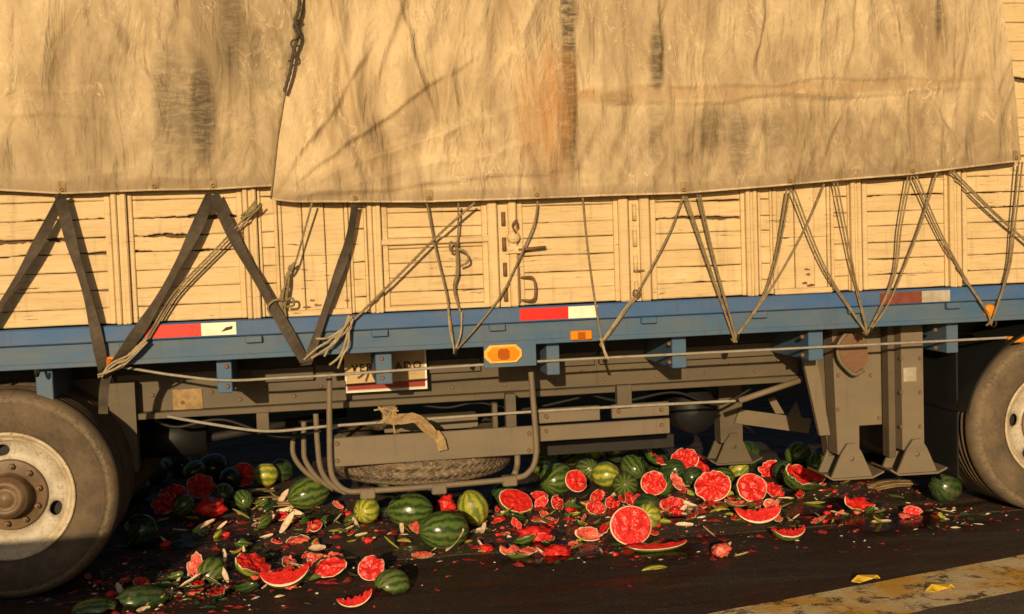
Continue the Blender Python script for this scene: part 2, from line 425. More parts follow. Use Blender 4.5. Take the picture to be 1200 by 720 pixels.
tag(mesh_obj('painted_line', v, f, M['line']), kind='structure')
la, lb = a-u*7+nrm*(wid-.03), a+u*90+nrm*(wid-.03)
sheet('carriageway', [(la.x, la.y), (la.x+nrm.x*4, la.y+nrm.y*4), (lb.x+nrm.x*4, lb.y+nrm.y*4), (lb.x, lb.y)], .002, M['lane'])

# ------------------------------------------------------------------ the trailer
T = empty('semi_trailer', (0, 1.25, 0)); tag(T, 'long flatbed trailer with cream plank sides and a blue deck rail', 'trailer')
def part(mb, name, mat, parent=None):
    o = mb.build(name, M[mat]); p = parent or T
    o.parent = p; o.matrix_parent_inverse = parent_inv(p); return o
def parent_inv(p):                      # children are built in world space
    mw = Matrix.Translation(p.location) if p.parent is None else Matrix.Identity(4)
    return mw.inverted()
X0, X1 = -3.4, 5.6                      # trailer ends
ZD = 1.342                              # deck top
# deck rails: top lip stands proud of the web
part(MB().box((X0, 0.0, 1.258), (X1, .16, ZD-.004), .006), 'deck_rail', 'blue')
part(MB().box((X0, .022, 1.142), (X1, .10, 1.257), .006).box((X0, .012, 1.142), (X1, .021, 1.168), .003), 'lower_rail', 'bluegrey')
part(MB().box((X0, 2.34, 1.142), (X1, 2.5, ZD-.004), .006), 'deck_rail', 'blue')
part(MB().box((X0, .161, 1.20), (X1, 2.339, ZD-.006)), 'deck', 'wood')
for px, py in ((297, 399), (445, 391), (583, 383), (761, 375), (891, 367), (1003, 361), (1118, 354), (150, 404)):
    q = P(px, py, -.006)
    part(MB().box((q.x-.042, -.008, 1.222), (q.x+.042, .0215, 1.256), .004), 'stake_pocket', 'bluegrey')
# cross members and their ends
for px, w_ in ((265, .075), (447, .085), (784, .08), (940, .085), (1096, .07), (60, .08), (640, .07)):
    x = P(px, 420, .3).x
    part(MB().box((x-w_/2, .11, .965), (x+w_/2, .675, 1.1415), .004), 'cross_member', 'bluegrey')
# main rails, I section
for y0 in (.70, 1.75):
    part(MB().box((X0, y0, .817), (2.88, y0+.02, 1.1), .0).box((X0, y0-.07, .781), (2.885, y0+.09, .816), .004)
         .box((2.88, y0+.0, .93), (X1, y0+.02, 1.1)), 'chassis_rail', 'chassis')
for a, b in ((293, 367), (500, 563), (628, 697), (703, 760), (795, 907)):
    xa, xb = P(a, 440, .66).x, P(b, 425, .66).x
    part(MB().box((xa, .655, .945), (xb, .699, 1.022), .004), 'web_plate', 'chassis')
part(MB().box((X0, .60, 1.03), (X1, .70, 1.199)), 'top_flange', 'dark')
for x in (-.9, .1, 1.2, 2.1, 3.0, 4.0):
    part(MB().box((x-.05, .80, 1.0), (x+.05, 2.33, 1.14)), 'cross_beam', 'dark')
part(MB().box((-2.3, .66, .85), (-1.05, .699, 1.02), .004), 'web_plate', 'chassis')

# ---- side boards: gates with single planks
def plank(x0, x1, z0, z1, parent, yf, seed, rag=.0015, ragT=None, thick=.028, vertical=False):
    n = max(6, int((x1-x0)/.012)) if not vertical else max(6, int((z1-z0)/.022)); vs = []; fs = []
    ragT = rag if ragT is None else ragT; rr = random.Random(seed); tilt = rr.uniform(-.0025, .0025); dy = rr.uniform(-.002, .002)
    for i in range(n+1):
        t = i/n
        def edge(k, amp):
            s_ = (nz(t*n*.045+seed*7.3, k*5.1, seed)+.12)*amp*1.1 + nz(t*n*.17+seed*3.3, k*9.7, 2)*amp*.35 + nz(t*n*.6, k*3, seed)*amp*.28
            return max(0, s_)*1.8 + abs(nz(t*n*.13+seed, k, 4))*.0009
        lo = edge(1, rag); hi = edge(2, ragT); bow = dy+.0025*nz(t*2+seed, 3)
        if not vertical:
            x = x0+(x1-x0)*t; zl = z0+lo+tilt*t; zh = z1-hi+tilt*t
            vs += [(x, yf+bow+.004, zl), (x, yf+bow, zl+.005), (x, yf+bow, zh-.004), (x, yf+bow+.004, zh), (x, yf+thick, zh), (x, yf+thick, zl)]
        else:
            z = z0+(z1-z0)*t
            vs += [(x1-hi, yf+bow+.004, z), (x1-hi-.004, yf+bow, z), (x0+lo+.004, yf+bow, z), (x0+lo, yf+bow+.004, z), (x0+lo, yf+thick, z), (x1-hi, yf+thick, z)]
    for i in range(n):
        for k in range(6): j = (k+1) % 6; fs.append([i*6+k, (i+1)*6+k, (i+1)*6+j, i*6+j])
    fs.append([0, 1, 2, 3, 4, 5]); fs.append([n*6+k for k in (5, 4, 3, 2, 1, 0)])
    o = mesh_obj('plank', vs, fs, M['cream']); o.parent = parent; o.matrix_parent_inverse = Matrix.Identity(4); return o
ZT = 2.05
PK = [1.345, 1.424, 1.512, 1.600, 1.690, 1.768, 1.856, 1.945, 2.05]
sd = [0]
def gate(xa, xb, zlines=PK, stl=True, yf=.04, rag=None, str_=.028):
    """board gate: thin stiles and a dark back board, the planks are its children"""
    mb = MB().box((xa, yf+.03, zlines[0]), (xb, yf+.05, zlines[-1]))
    g = part(mb, 'side_gate', 'bare')
    if stl:
        for s_, x in ((1, xa), (-1, xb)):
            st = MB().box((x, yf-.012, zlines[0]), (x+s_*str_, yf+.03, zlines[-1]), .004).build('stile', M['cream'])
            st.parent = g; st.matrix_parent_inverse = Matrix.Identity(4)
        xa += str_+.001; xb -= str_+.001
    for i in range(len(zlines)-1):
        sd[0] += 1; rg = (rag or {}).get(i, (.0014, .0014))
        plank(xa, xb, zlines[i]+.0008, zlines[i+1]-.0008, g, yf, sd[0], rg[0], rg[1])
    return g
def post(px0, px1, depth=.0, py=300, name='post', zt=ZT):
    xa, xb = XP(px0, py, depth), XP(px1, py, depth)
    return part(MB().box((xa, depth, ZD-.001), (xb, .09, zt), .008), name, 'cream')
def grooved_post(px0, px1):             # pressed steel post with a groove down its face
    xa, xb = XP(px0, 300, .0), XP(px1, 300, .0); m = (xa+xb)/2; g_ = (xb-xa)*.12
    part(MB().box((xa, -.004, ZD-.001), (m-g_, .09, ZT), .006).box((m-g_, .012, ZD-.001), (m+g_, .09, ZT)).box((m+g_, .0, ZD-.001), (xb, .09, ZT), .006), 'post', 'cream')
X = lambda px: XP(px, 300, .03)
WORN = {4: (.008, .016), 5: (.014, .010), 3: (.002, .008), 6: (.010, .003)}
gate(X0, -2.22); part(MB().box((-2.219, 0, ZD-.001), (-2.15, .09, ZT), .008), 'post', 'cream')
gate(-2.149, -1.60); gate(-1.599, X(132), rag=WORN)
grooved_post(132.5, 150.5)
gate(X(151), X(286.5), rag=WORN)
grooved_post(287, 303)
gate(X(303.5), X(327), str_=.018)
def tall_panel(a, b, cuts, zmid):
    g = part(MB().box((a, .07, ZD), (b, .09, ZT)), 'side_gate', 'bare')
    for i in range(len(cuts)-1):
        for z0, z1 in ((ZD+.03, zmid), (zmid+.002, ZT)):
            sd[0] += 1; plank(cuts[i]+.001, cuts[i+1]-.001, z0, z1, g, .036 if i % 2 else .03, sd[0], .001, .001, vertical=True)
    r_ = MB().box((a, .018, ZD-.001), (b, .06, ZD+.029), .004).build('rail', M['cream']); r_.parent = g; r_.matrix_parent_inverse = Matrix.Identity(4)
tall_panel(X(327.5), X(410), [X(327.5), X(332), X(356), X(382), X(405), X(410)], ZP(368, 300, .03))
gate(X(410.5), X(431), str_=.014)
grooved_post(432, 448)
# framed gate with a middle rail
xa, xb = X(448.5), X(572.5)
zr = ZP(510, 283, .02)
gate(xa, xb, [1.345, 1.372, 1.440, 1.512, 1.586, 1.660, zr, zr+.022, zr+.075, zr+.15, zr+.225, 2.05], str_=.03)
part(MB().box((xa-.02, .012, zr-.012), (xb+.05, .04, zr+.018), .005), 'middle_rail', 'cream')
part(MB().box((xa, .014, 1.345), (xb, .04, 1.368), .004), 'bottom_rail', 'cream')
post(573, 584.5); 
part(MB().box((X(585), .03, ZD), (X(597), .085, ZT)), 'hinge_channel', 'cream')
for i in range(5):
    z = 1.37+i*.13; part(MB().lathe([(.0, 0), (.011, 0), (.011, .07), (0, .07)], (X(591), .022, z), 'z', 10), 'hinge_knuckle', 'rust')
post(597.5, 607)
gate(X(607.5), X(726), rag={2: (.004, .004)})
post(726.5, 738); part(MB().box((X(738.5), .03, ZD), (X(751), .085, ZT)), 'hinge_channel', 'cream')
for i in range(5):
    z = 1.36+i*.135; part(MB().lathe([(.0, 0), (.012, 0), (.012, .085), (0, .085)], (X(744), .02, z), 'z', 10), 'hinge_knuckle', 'cream')
part(MB().tube([(X(741), .018, 1.50), (X(753), .0, 1.50)], .006), 'latch_pin', 'rust')
part(MB().tube(spline([(X(741), .01, 1.40), (X(738), -.02, 1.385), (X(742), -.03, 1.365), (X(746), -.02, 1.385), (X(743), .01, 1.40)], .006), .005), 'ring', 'rust')
post(751.5, 763)
gate(X(763.5), X(875), rag={4: (.004, .016), 5: (.014, .004), 6: (.004, .012), 7: (.008, .004), 1: (.01, .004)})
grooved_post(875.5, 889)
gate(X(889.5), X(906), str_=.014)
tall_panel(X(906.5), X(974), [X(906.5), X(912), X(932), X(955), X(970), X(974)], ZP(940, 278, .03))
gate(X(974.5), X(998), str_=.018)
grooved_post(998.5, 1011)
gate(X(1011.5), X(1113), rag={6: (.008, .003), 5: (.003, .01), 1: (.006, .006)})
grooved_post(1114, 1128)
gate(X(1128.5), 4.5, rag={5: (.008, .008), 1: (.006, .004)}); part(MB().box((4.501, 0, ZD-.001), (4.57, .09, ZT), .008), 'post', 'cream')
gate(4.571, X1)
# upper boards that show beyond the end of the tarpaulin
UP = [2.052]+[2.052+.1045*k for k in range(1, 13)]
gate(3.45, 4.5, UP, yf=.05, rag={3: (.004, .02), 4: (.012, .004)}); gate(4.571, X1, UP, yf=.05)
part(MB().box((4.501, .0, 2.051), (4.57, .09, 3.31), .008), 'post', 'cream')
# plain inner walls and load bed round the cargo
part(MB().box((X0, .10, ZD), (X1, .13, 3.3)).box((X0, 2.37, ZD), (X1, 2.45, 3.3)).box((X0, .13, ZD), (X0+.04, 2.37, 3.3)).box((X1-.04, .13, ZD), (X1, 2.37, 3.3)), 'inner_wall', 'wood')

# ---- latch hardware on the gate post
q = P(602, 278, -.006)
part(MB().lathe([(0, -.012), (.022, -.012), (.034, .0), (.034, .012)], (q.x, -.006, q.z), 'y', 16), 'lock_plate', 'cream')
part(MB().box((q.x-.035, -.016, q.z-.085), (q.x+.045, -.002, q.z-.045), .004), 'latch_bracket', 'cream')
part(MB().tube([(q.x+.02, -.012, q.z-.066), (q.x+.165, -.004, q.z-.058)], .008), 'latch_bolt', 'rust')
part(MB().tube(spline([(q.x+.01, -.02, q.z+.02), (q.x-.01, -.04, q.z+.06), (q.x+.012, -.04, q.z+.085), (q.x+.02, -.02, q.z+.05)], .008), .005), 'latch_hook', 'rust')
h0 = P(612, 326, .0); h1 = P(625, 352, .0)
part(MB().tube(spline([(h0.x, .025, h0.z), (h1.x, -.03, h0.z-.005), (h1.x, -.03, h1.z+.01), (h0.x, .025, h1.z)], .008), .007), 'handle', 'rust')
part(MB().box((h0.x-.03, .005, h1.z-.01), (h0.x-.01, .03, h0.z+.06), .003), 'latch_bar', 'rust')

for px, py, sd_ in ((366, 352, 3), (372, 358, 5), (360, 360, 6), (407, 352, 7), (947, 322, 8), (943, 332, 9), (952, 334, 11), (946, 316, 12), (948, 335, 14)):
    q = P(px, py, .028); r5 = random.Random(sd_); w_ = r5.uniform(.012, .03)
    pg = [(q.x+w_*math.cos(t)*r5.uniform(.5, 1), q.z+.008*math.sin(t)*r5.uniform(.4, 1.2)) for t in [k*math.pi/5 for k in range(10)]]
    part(MB().prism(pg, .0265, .032), 'bare_patch', 'rust')
# ---- reflectors, lamps, sign
def flat(name, px0, py0, px1, py1, yf, th, mat, parent=None, bev=.002):
    a = P(px0, py0, yf); b = P(px1, py1, yf)
    return part(MB().box((a.x, yf-th, min(a.z, b.z)), (b.x, yf, max(a.z, b.z)), bev), name, mat, parent)
for pa, pm, pb, ym, cols in ((170, 236, 277, 389, ('red', 'white')), (609, 666, 700, 369, ('red', 'white')), (1031, 1080, 1113, 347, ('reddull', 'whitedull'))):
    xa, xm, xb = XP(pa, ym, 0), XP(pm, ym, 0), XP(pb, ym, 0)
    zc = 1.299 if pa < 1000 else 1.296
    o = part(MB().box((xa, -.003, zc-.031), (xm, .001, zc+.031)), 'reflective_strip', cols[0])
    w_ = MB().box((xm, -.003, zc-.031), (xb, .001, zc+.031)).build('white_field', M[cols[1]]); w_.parent = o; w_.matrix_parent_inverse = Matrix.Identity(4)
    if pa == 170:
        mk = MB().prism([(xb-.075, zc-.016), (xb-.02, zc-.004), (xb-.016, zc+.012), (xb-.05, zc+.006)], -.0045, -.0031).build('scuff_mark', M['ink'])
        mk.parent = o; mk.matrix_parent_inverse = Matrix.Identity(4)
lb = flat('lamp_bracket', 566, 402, 628, 428, .03, .02, 'bluegrey')
def oct_(cx, cz, w_, h, ch): return [(cx-w_+ch, cz-h), (cx+w_-ch, cz-h), (cx+w_, cz-h+ch), (cx+w_, cz+h-ch), (cx+w_-ch, cz+h), (cx-w_+ch, cz+h), (cx-w_, cz+h-ch), (cx-w_, cz-h+ch)]
q = P(589, 414.5, .01)
def sub(mb, name, mat, par):
    o = mb.build(name, M[mat]); o.parent = par; o.matrix_parent_inverse = Matrix.Identity(4); return o
ml = part(MB().prism(oct_(q.x, q.z, .098, .046, .03), -.006, .011), 'marker_lamp', 'amberlt')
sub(MB().prism(oct_(q.x, q.z, .082, .034, .024), -.018, -.0055), 'lens', 'amber', ml)
sub(MB().prism(oct_(q.x, q.z, .030, .028, .012), -.026, -.0175), 'bulb_cover', 'amberdk', ml)
for px, py, w_, h in ((681, 393, .058, .024), (128, 425, .034, .028)):
    q = P(px, py, .0); o = part(MB().box((q.x-w_, -.012, q.z-h), (q.x+w_, .021, q.z+h), .006), 'marker_lamp', 'amber')
    sub(MB().box((q.x-w_*.35, -.018, q.z-h*.7), (q.x+w_*.35, -.011, q.z+h*.7), .004), 'bulb_cover', 'amberdk', o)
q = P(1163, 365, -.01)
o = part(MB().lathe([(0, .004), (.030, .005), (.036, .010), (.038, .022)], (q.x, 0, q.z), 'y', 14), 'marker_lamp', 'amber')
# sign plate behind the cross member
ya = .56
a = P(405, 461, ya); b = P(499, 409, ya)
sg = part(MB().box((a.x, ya, a.z), (b.x, ya+.006, b.z+.02)), 'sign_plate', 'sign')
zb = a.z; W_ = b.x-a.x
sub(MB().box((a.x+.012, ya-.002, zb+.016), (b.x-.012, ya+.001, zb+.050)), 'red_bar', 'signred', sg)
for q in (((a.x, ya-.003, zb), (b.x, ya+.001, zb+.010)), ((b.x-.010, ya-.003, zb+.0101), (b.x, ya+.001, b.z+.02)), ((a.x, ya-.003, zb+.0101), (a.x+.010, ya+.001, zb+.09))):
    sub(MB().box(*q), 'border', 'signwh', sg)
def letters(txt, x, z, h, y, par):
    cu = bpy.data.curves.new('letter', 'FONT'); cu.body = txt; cu.size = h*1.4; cu.extrude = .0006; cu.space_character = 1.25; cu.offset = .0012
    to = bpy.data.objects.new('letter', cu); C.objects.link(to)
    me = bpy.data.meshes.new_from_object(to.evaluated_get(bpy.context.evaluated_depsgraph_get()))
    bpy.data.objects.remove(to, do_unlink=True)
    me.materials.clear(); me.materials.append(M['ink'])
    o = bpy.data.objects.new('lettering', me); C.objects.link(o); o.parent = par
    o.matrix_parent_inverse = Matrix.Identity(4)
    o.matrix_basis = Matrix.Translation((x, y, z)) @ Matrix.Rotation(R(90), 4, 'X'); return o
letters('VER', P(412, 437, ya).x, zb+.116, .042, ya-.003, sg)
letters('ADO', P(463, 431, ya).x, zb+.116, .042, ya-.003, sg)
flat('data_plate', 202, 457, 238, 479, .698, .004, 'amberlt' if False else 'straw')
# rope hooks under the rail
HK = [(122, 436), (358, 424), (533, 412), (705, 403), (861, 396), (1016, 389), (1161, 373), (45, 440)]
for px, py in HK:
    x = XP(px, py, .03); part(MB().tube(spline([(x, .05, 1.15), (x, .03, 1.12), (x, .0, 1.112), (x, -.02, 1.125), (x, -.022, 1.145)], .008), .007), 'rope_hook', 'dark')

# ---- wheels
def wheel(cx, cy, parent, spin=0, flip=False, full=True, nh=3):
    """dual wheel: tyre, dished rim, hub, nuts. cy is the plane of the outer sidewall"""
    wh = empty('wheel', (cx-parent.location.x, cy-parent.location.y, .52-parent.location.z)); wh.parent = parent
    r_ = MB(); s_ = -1
    prof = [(.300, .020), (.318, .006), (.33, .0), (.36, -.012), (.40, -.020), (.44, -.018), (.462, -.008), (.467, .0), (.472, -.002), (.492, .010), (.509, .028), (.517, .05)]
    for k in range(4):
        y = .062+k*.044; prof += [(.520, y), (.520, y+.026), (.507, y+.030), (.507, y+.040)]
    prof += [(.520, .242), (.515, .262), (.49, .278), (.40, .292), (.31, .27), (.30, .25)]
    r_.lathe(prof, (0, 0, 0), 'y', 96); t = r_.build('tyre', M['tyre'], wh)
    if not full: return wh
    # dished disc with hand holes
    disc = [(.302, .022), (.315, .004), (.318, -.004), (.308, -.008), (.296, .004), (.291, .02), (.281, .024), (.272, .028), (.270, .046)]
    MB().lathe(disc, (0, 0, 0), 'y', 72).build('rim_lip', M['rimlip'], wh)
    rings = [(.270, .046), (.258, .055), (.245, .06), (.215, .067), (.188, .066), (.172, .056), (.168, .052)]
    n = 96; vs = []; fs = []
    for r0, h in rings:
        for k in range(n): t_ = 2*math.pi*k/n; vs.append((r0*math.cos(t_), h, r0*math.sin(t_)))
    hol = [R(-22+spin+360/nh*k) for k in range(nh)]
    for i in range(len(rings)-1):
        for k in range(n):
            am = 2*math.pi*(k+.5)/n; rm = (rings[i][0]+rings[i+1][0])/2
            if i in (1, 2, 3) and any(abs((am-h_+math.pi) % (2*math.pi)-math.pi) < .22 for h_ in hol): continue
            j = (k+1) % n; fs.append([i*n+k, i*n+j, (i+1)*n+j, (i+1)*n+k])
    # soften the openings by pulling their corners in
    mesh_obj('disc', vs, fs, M['rim'], wh, True)
    yr = lambda r0: float(np.interp(r0, [q[0] for q in rings[::-1]], [q[1] for q in rings[::-1]]))
    for h_ in hol:
        hl = MB(); ro = []; ri = []; bk = []
        for k in range(28):
            t_ = 2*math.pi*k/28
            for lst, da, dr, dy, e_ in ((ro, .275, .041, -.0015, .35), (ri, .17, .029, -.002, .9), (bk, .17, .029, .012, .9)):
                pw = lambda q: math.copysign(abs(q)**e_, q)
                r0 = .2235+dr*pw(math.sin(t_)); an = h_+da*pw(math.cos(t_)); lst.append((r0*math.cos(an), yr(r0)+dy, r0*math.sin(an)))
        hl.add(ro+ri+bk, [[k, (k+1) % 28, 28+(k+1) % 28, 28+k] for k in range(28)]+[[28+k, 28+(k+1) % 28, 56+(k+1) % 28, 56+k] for k in range(28)], True)
        hl.build('hole_edge', M['rim'], wh)
    MB().lathe([(.0, .115), (.29, .115)], (0, 0, 0), 'y', 32).build('brake_drum', M['dark'], wh)
    MB().lathe([(.176, .058), (.176, .046), (.168, .042), (.115, .040), (.108, .03), (.106, -.03)], (0, 0, 0), 'y', 64).build('hub', M['hub'], wh)
    MB().lathe([(.108, .02), (.104, -.034), (.092, -.048), (.088, -.052), (.086, -.060), (.060, -.066), (.058, -.060), (.040, -.060), (.036, -.070), (.0, -.074)], (0, 0, 0), 'y', 48).build('hub_cap', M['hub'], wh)
    nut = None
    for k in range(10):
        t_ = 2*math.pi*(k+.3)/10; x, z = .142*math.cos(t_), .142*math.sin(t_)
        if nut is None:
            nut = MB().lathe([(0, -.024), (.012, -.024), (.016, -.018), (.016, .0)], (0, 0, 0), 'y', 6, False).lathe([(0, -.036), (.007, -.036), (.007, -.02)], (0, 0, 0), 'y', 8).build('lug_nut', M['hub'], wh); o = nut
        else: o = bpy.data.objects.new('lug_nut', nut.data); C.objects.link(o); o.parent = wh
        o.location = (x, .042, z)
    return wh
wheel(-1.487, .07, T); wheel(-1.487, .42, T, full=False)
wheel(-1.487, 1.90, T, full=False); wheel(-1.487, 2.20, T, full=False)
wheel(-2.75, .07, T, 40); wheel(-2.75, .42, T, full=False)
for x in (-1.487, -2.75): part(MB().tube([(x, .3, .52), (x, 2.2, .52)], .07, 16), 'axle', 'dark')
# hangers, springs
hx = XP(139, 500, .42)
part(MB().prism([(hx-.07, .99), (hx+.065, .99), (hx+.065, .52), (hx+.05, .5), (hx-.01, .62), (hx-.07, .78)], .60, .69), 'spring_hanger', 'chassis')
part(MB().strip(spline([(-2.05, .76, .66), (-1.487, .76, .60), (-.95, .76, .70)], .05), .08, .06, (0, 1, 0)), 'leaf_spring', 'dark')
part(MB().tube([(-1.0, 1.15, .60), (-.62, 1.15, .60)], .12, 20), 'brake_chamber', 'black')
part(MB().tube([(-.9, 1.1, .55), (.2, 1.3, .66)], .025, 10), 'brake_pipe', 'dark')
# ---- guard boards under the main rail
for px0, px1, y0, y1, yy in ((723, 741, 452, 479, .40), (300, 316, 483, 508, .64), (447, 465, 470, 498, .64), (592, 606, 462, 508, .42), (577, 584, 476, 508, .42)):
    a = P(px0, y0, yy); b = P(px1, y1, yy); part(MB().box((a.x, yy, b.z), (b.x, yy+.05, max(a.z, .79)), .003), 'hanger', 'chassis')
def board(px0, px1, pya, pyb, Y, name='guard_board', mat='steel', th=.03):
    # pya, pyb = top and bottom at the left end, boards run level
    a = P(px0, pya, Y); b = P(px0, pyb, Y); xr = P(px1, pya-(px1-px0)*.06, Y).x
    return part(MB().box((a.x, Y, b.z), (xr, Y+th, a.z), .004), name, mat)
board(630, 703, 480, 497, .40); board(717, 784, 475, 491, .40); board(631, 785, 500, 518, .385)
board(388, 632, 514, 548, .30, 'spare_tray', 'steel', .02)
board(450, 560, 492, 508, .75, 'air_tank', 'steel', .12)
board(632, 790, 519, 535, .9, 'rear_board', 'dark', .03)
q = P(812, 480, 1.0); part(MB().lathe([(0, -.35), (.13, -.33), (.145, -.28), (.145, .28), (.13, .33), (0, .35)], (q.x, 1.25, q.z), 'y', 28), 'air_reservoir', 'black')
YLB = .36-.055
# ---- bolts and hoses
_bolt = None
def bolt(x, y, z, mat='rust'):
    global _bolt
    if _bolt is None:
        _bolt = MB().lathe([(0, -.010), (.009, -.010), (.012, -.006), (.012, .004)], (0, 0, 0), 'y', 6, False).build('bolt', M[mat]); o = _bolt
    else: o = bpy.data.objects.new('bolt', _bolt.data); C.objects.link(o)
    o.parent = T; o.matrix_parent_inverse = parent_inv(T); o.location = (x, y, z)
for k in range(26): bolt(-1.0+k*.15+.03*nz(k*1.3), .699, .905 if k % 2 else .855)
for px in (265, 447, 784, 940, 1096):
    x = P(px, 420, .11).x
    for dz in (1.0, 1.10): bolt(x, .108, dz)
for px, py in ((395, 520), (395, 540), (620, 508), (620, 528), (640, 505), (775, 498), (640, 488), (725, 482), (775, 480)):
    q = P(px, py, .30 if px < 630 else .385); bolt(q.x, q.y-.002, q.z)
for px, py in ((982, 440), (982, 480), (1056, 420), (1056, 460), (1056, 500), (1078, 420), (1078, 460), (1078, 500), (1020, 440), (1030, 490)):
    Yb = YLB if not 1010 < px < 1040 else YLB+.175
    q = P(px, py, Yb); bolt(q.x, q.y, q.z)
for pts, r_ in (([(150, 470), (200, 500), (260, 492), (330, 512), (400, 500)], .011), ([(470, 470), (520, 478), (560, 472), (610, 480), (680, 466)], .009), ([(690, 462), (730, 470), (790, 460), (840, 474), (880, 456)], .010), ([(1088, 470), (1100, 488), (1094, 510), (1110, 530)], .012)):
    part(MB().tube(spline([P(x, y, .78) for x, y in pts], .03), r_, 7), 'air_hose', 'black')
# ---- spare wheel cradle
def bar(pts, w_=.035, th=.012, name='cradle_bar', mat='steel', side=(1, 0, 0)):
    return part(MB().strip(spline([P(*q) for q in pts], .02), w_, th, side), name, mat)
part(MB().tube(spline([P(386, 440, .27), P(386, 500, .27), P(387, 545, .27), P(392, 563, .27), P(406, 575, .27), P(430, 575.5, .27), P(520, 569, .27), P(600, 561, .27), P(620, 553, .27), P(628, 535, .27), P(627, 500, .27), P(622, 436, .27)], .02), .017, 6), 'cradle_frame', 'steel')
for yy, pts in ((.62, [(370, 485), (372, 520), (376, 550), (388, 568), (404, 577)]), (.95, [(356, 494), (356, 525), (358, 540), (372, 560), (392, 574)]), (1.2, [(347, 500), (343, 520), (345, 536), (358, 553), (376, 566)])):
    part(MB().tube(spline([P(x, y, yy) for x, y in pts], .02), .017, 6), 'cradle_bar', 'steel')
a = P(404, 577, .27); b = P(404, 577, .62)
part(MB().tube([a, P(404, 577, .62), P(392, 574, .95)], .015, 6), 'cradle_bar', 'steel')
for px, py in ((431, 579), (515, 573.5), (598, 564)):
    q = P(px, py, .25); part(MB().box((q.x-.04, .25, q.z-.03), (q.x+.04, .31, q.z+.025), .006), 'cradle_foot', 'steel')
a = P(606, 540, .24); part(MB().tube(spline([P(606, 525, .35), P(606, 545, .35), P(603, 556, .3)], .02), .018, 6), 'cradle_bar', 'steel')
# spare tyre lies flat in the cradle
zc = P(500, 572, .33).z
sp = MB().lathe([(.28, .03), (.30, .0), (.40, -.004), (.47, .008), (.505, .03), (.515, .06), (.515, .20), (.505, .23), (.47, .25), (.40, .255), (.30, .25), (.28, .22)], (0, 0, 0), 'z', 72).build('spare_tyre', M['spare'])
sp.location = (.62, .845, zc); tag(sp, 'dusty worn spare tyre lying flat in the grey cradle under the trailer', 'tyre')
# ---- landing legs: near pair and far leg
def foot(x, y, z, s=1.0):
    mb = MB().prism([(x-.17*s, z+.035), (x-.12*s, z+.004), (x+.12*s, z), (x+.19*s, z+.03), (x+.19*s, z+.04), (x+.12*s, z+.012), (x-.12*s, z+.014), (x-.17*s, z+.046)], y-.11, y+.13)
    for yy in (y-.085, y+.09): mb.prism([(x-.125*s, z+.012), (x+.125*s, z+.0121), (x+.065*s, z+.15), (x+.03*s, z+.205), (x-.02*s, z+.205), (x-.06*s, z+.15)], yy-.008, yy+.008)
    mb.tube([(x, y-.1, z+.12), (x, y+.1, z+.12)], .016, 10)
    return mb
def leg(px, w_, y, ztop, zf, mat='steel', taper=.0):
    x = P(px, 470, y).x
    mb = MB().prism([(x-w_/2-taper, ztop), (x+w_/2, ztop), (x+w_/2-taper*.3, zf+.14), (x-w_/2+taper*.5, zf+.14)], y-.055, y+.06)
    o = part(mb, 'landing_leg', mat)
    f_ = foot(x, y, zf).build('foot', M[mat]); f_.parent = o; f_.matrix_parent_inverse = Matrix.Identity(4); return x
YL = .36
x1 = leg(988, .145, YL, 1.135, .255, taper=.015); x2 = leg(1064, .135, YL, 1.135, .255)
part(MB().box((x1+.02, YL+.12, .52), (x2-.02, YL+.14, 1.10), .003), 'gusset_plate', 'steel')
part(MB().prism([(P(933, 385, YL).x, 1.13), (P(951, 385, YL).x, 1.13), (P(973, 512, YL).x, .50), (P(961, 512, YL).x, .50)], YL, YL+.03), 'brace', 'steel')
part(MB().prism([(P(958, 392, YL).x, 1.10), (P(970, 392, YL).x, 1.10), (P(986, 545, YL+.1).x, .36), (P(970, 545, YL+.1).x, .36)], YL+.08, YL+.16), 'brace', 'chassis')
part(MB().box((x2-.11, YL+.02, .34), (x2-.068, YL+.1, 1.12), .003), 'leg_flange', 'chassis')
q = P(1000, 413, YL-.12)
gd = [(q.x-.10, q.z+.05), (q.x-.095, q.z-.03), (q.x-.05, q.z-.09), (q.x+.0, q.z-.125), (q.x+.05, q.z-.1), (q.x+.085, q.z-.05), (q.x+.08, q.z+.06), (q.x+.03, q.z+.105), (q.x-.05, q.z+.11)]
part(MB().prism(gd, YL-.13, YL-.06), 'gear_housing', 'rust')
part(MB().tube(spline([Vector((x, YL-.14, z)) for x, z in gd[8:]+gd[:5]], .02), .012, 6), 'gear_rim', 'steel')
q = P(1066, 439, YL-.056); part(MB().box((q.x-.04, YL-.059, q.z-.04), (q.x+.04, YL-.0555, q.z+.04)), 'data_plate', 'whitedull')
YF = 1.5
xf = leg(853, .16, YF, 1.0, .15, 'chassis', .01)
part(MB().prism([(P(862, 478, YF).x, P(862, 478, YF).z), (P(945, 489, YF).x, P(945, 489, YF).z), (P(942, 506, YF).x, P(942, 506, YF).z), (P(856, 494, YF).x, P(856, 494, YF).z)], YF-.08, YF-.055), 'cross_brace', 'steel')
for pp in (((895, 466), (903, 464), (914, 483), (904, 483)), ((916, 488), (928, 469), (934, 487), (932, 492))):
    part(MB().prism([(P(x, y, YF).x, P(x, y, YF).z) for x, y in pp], YF-.075, YF-.06), 'cross_brace', 'steel')
part(MB().tube([P(866, 470, .42), P(937, 446, .42)], .018, 8), 'stay_bar', 'steel')

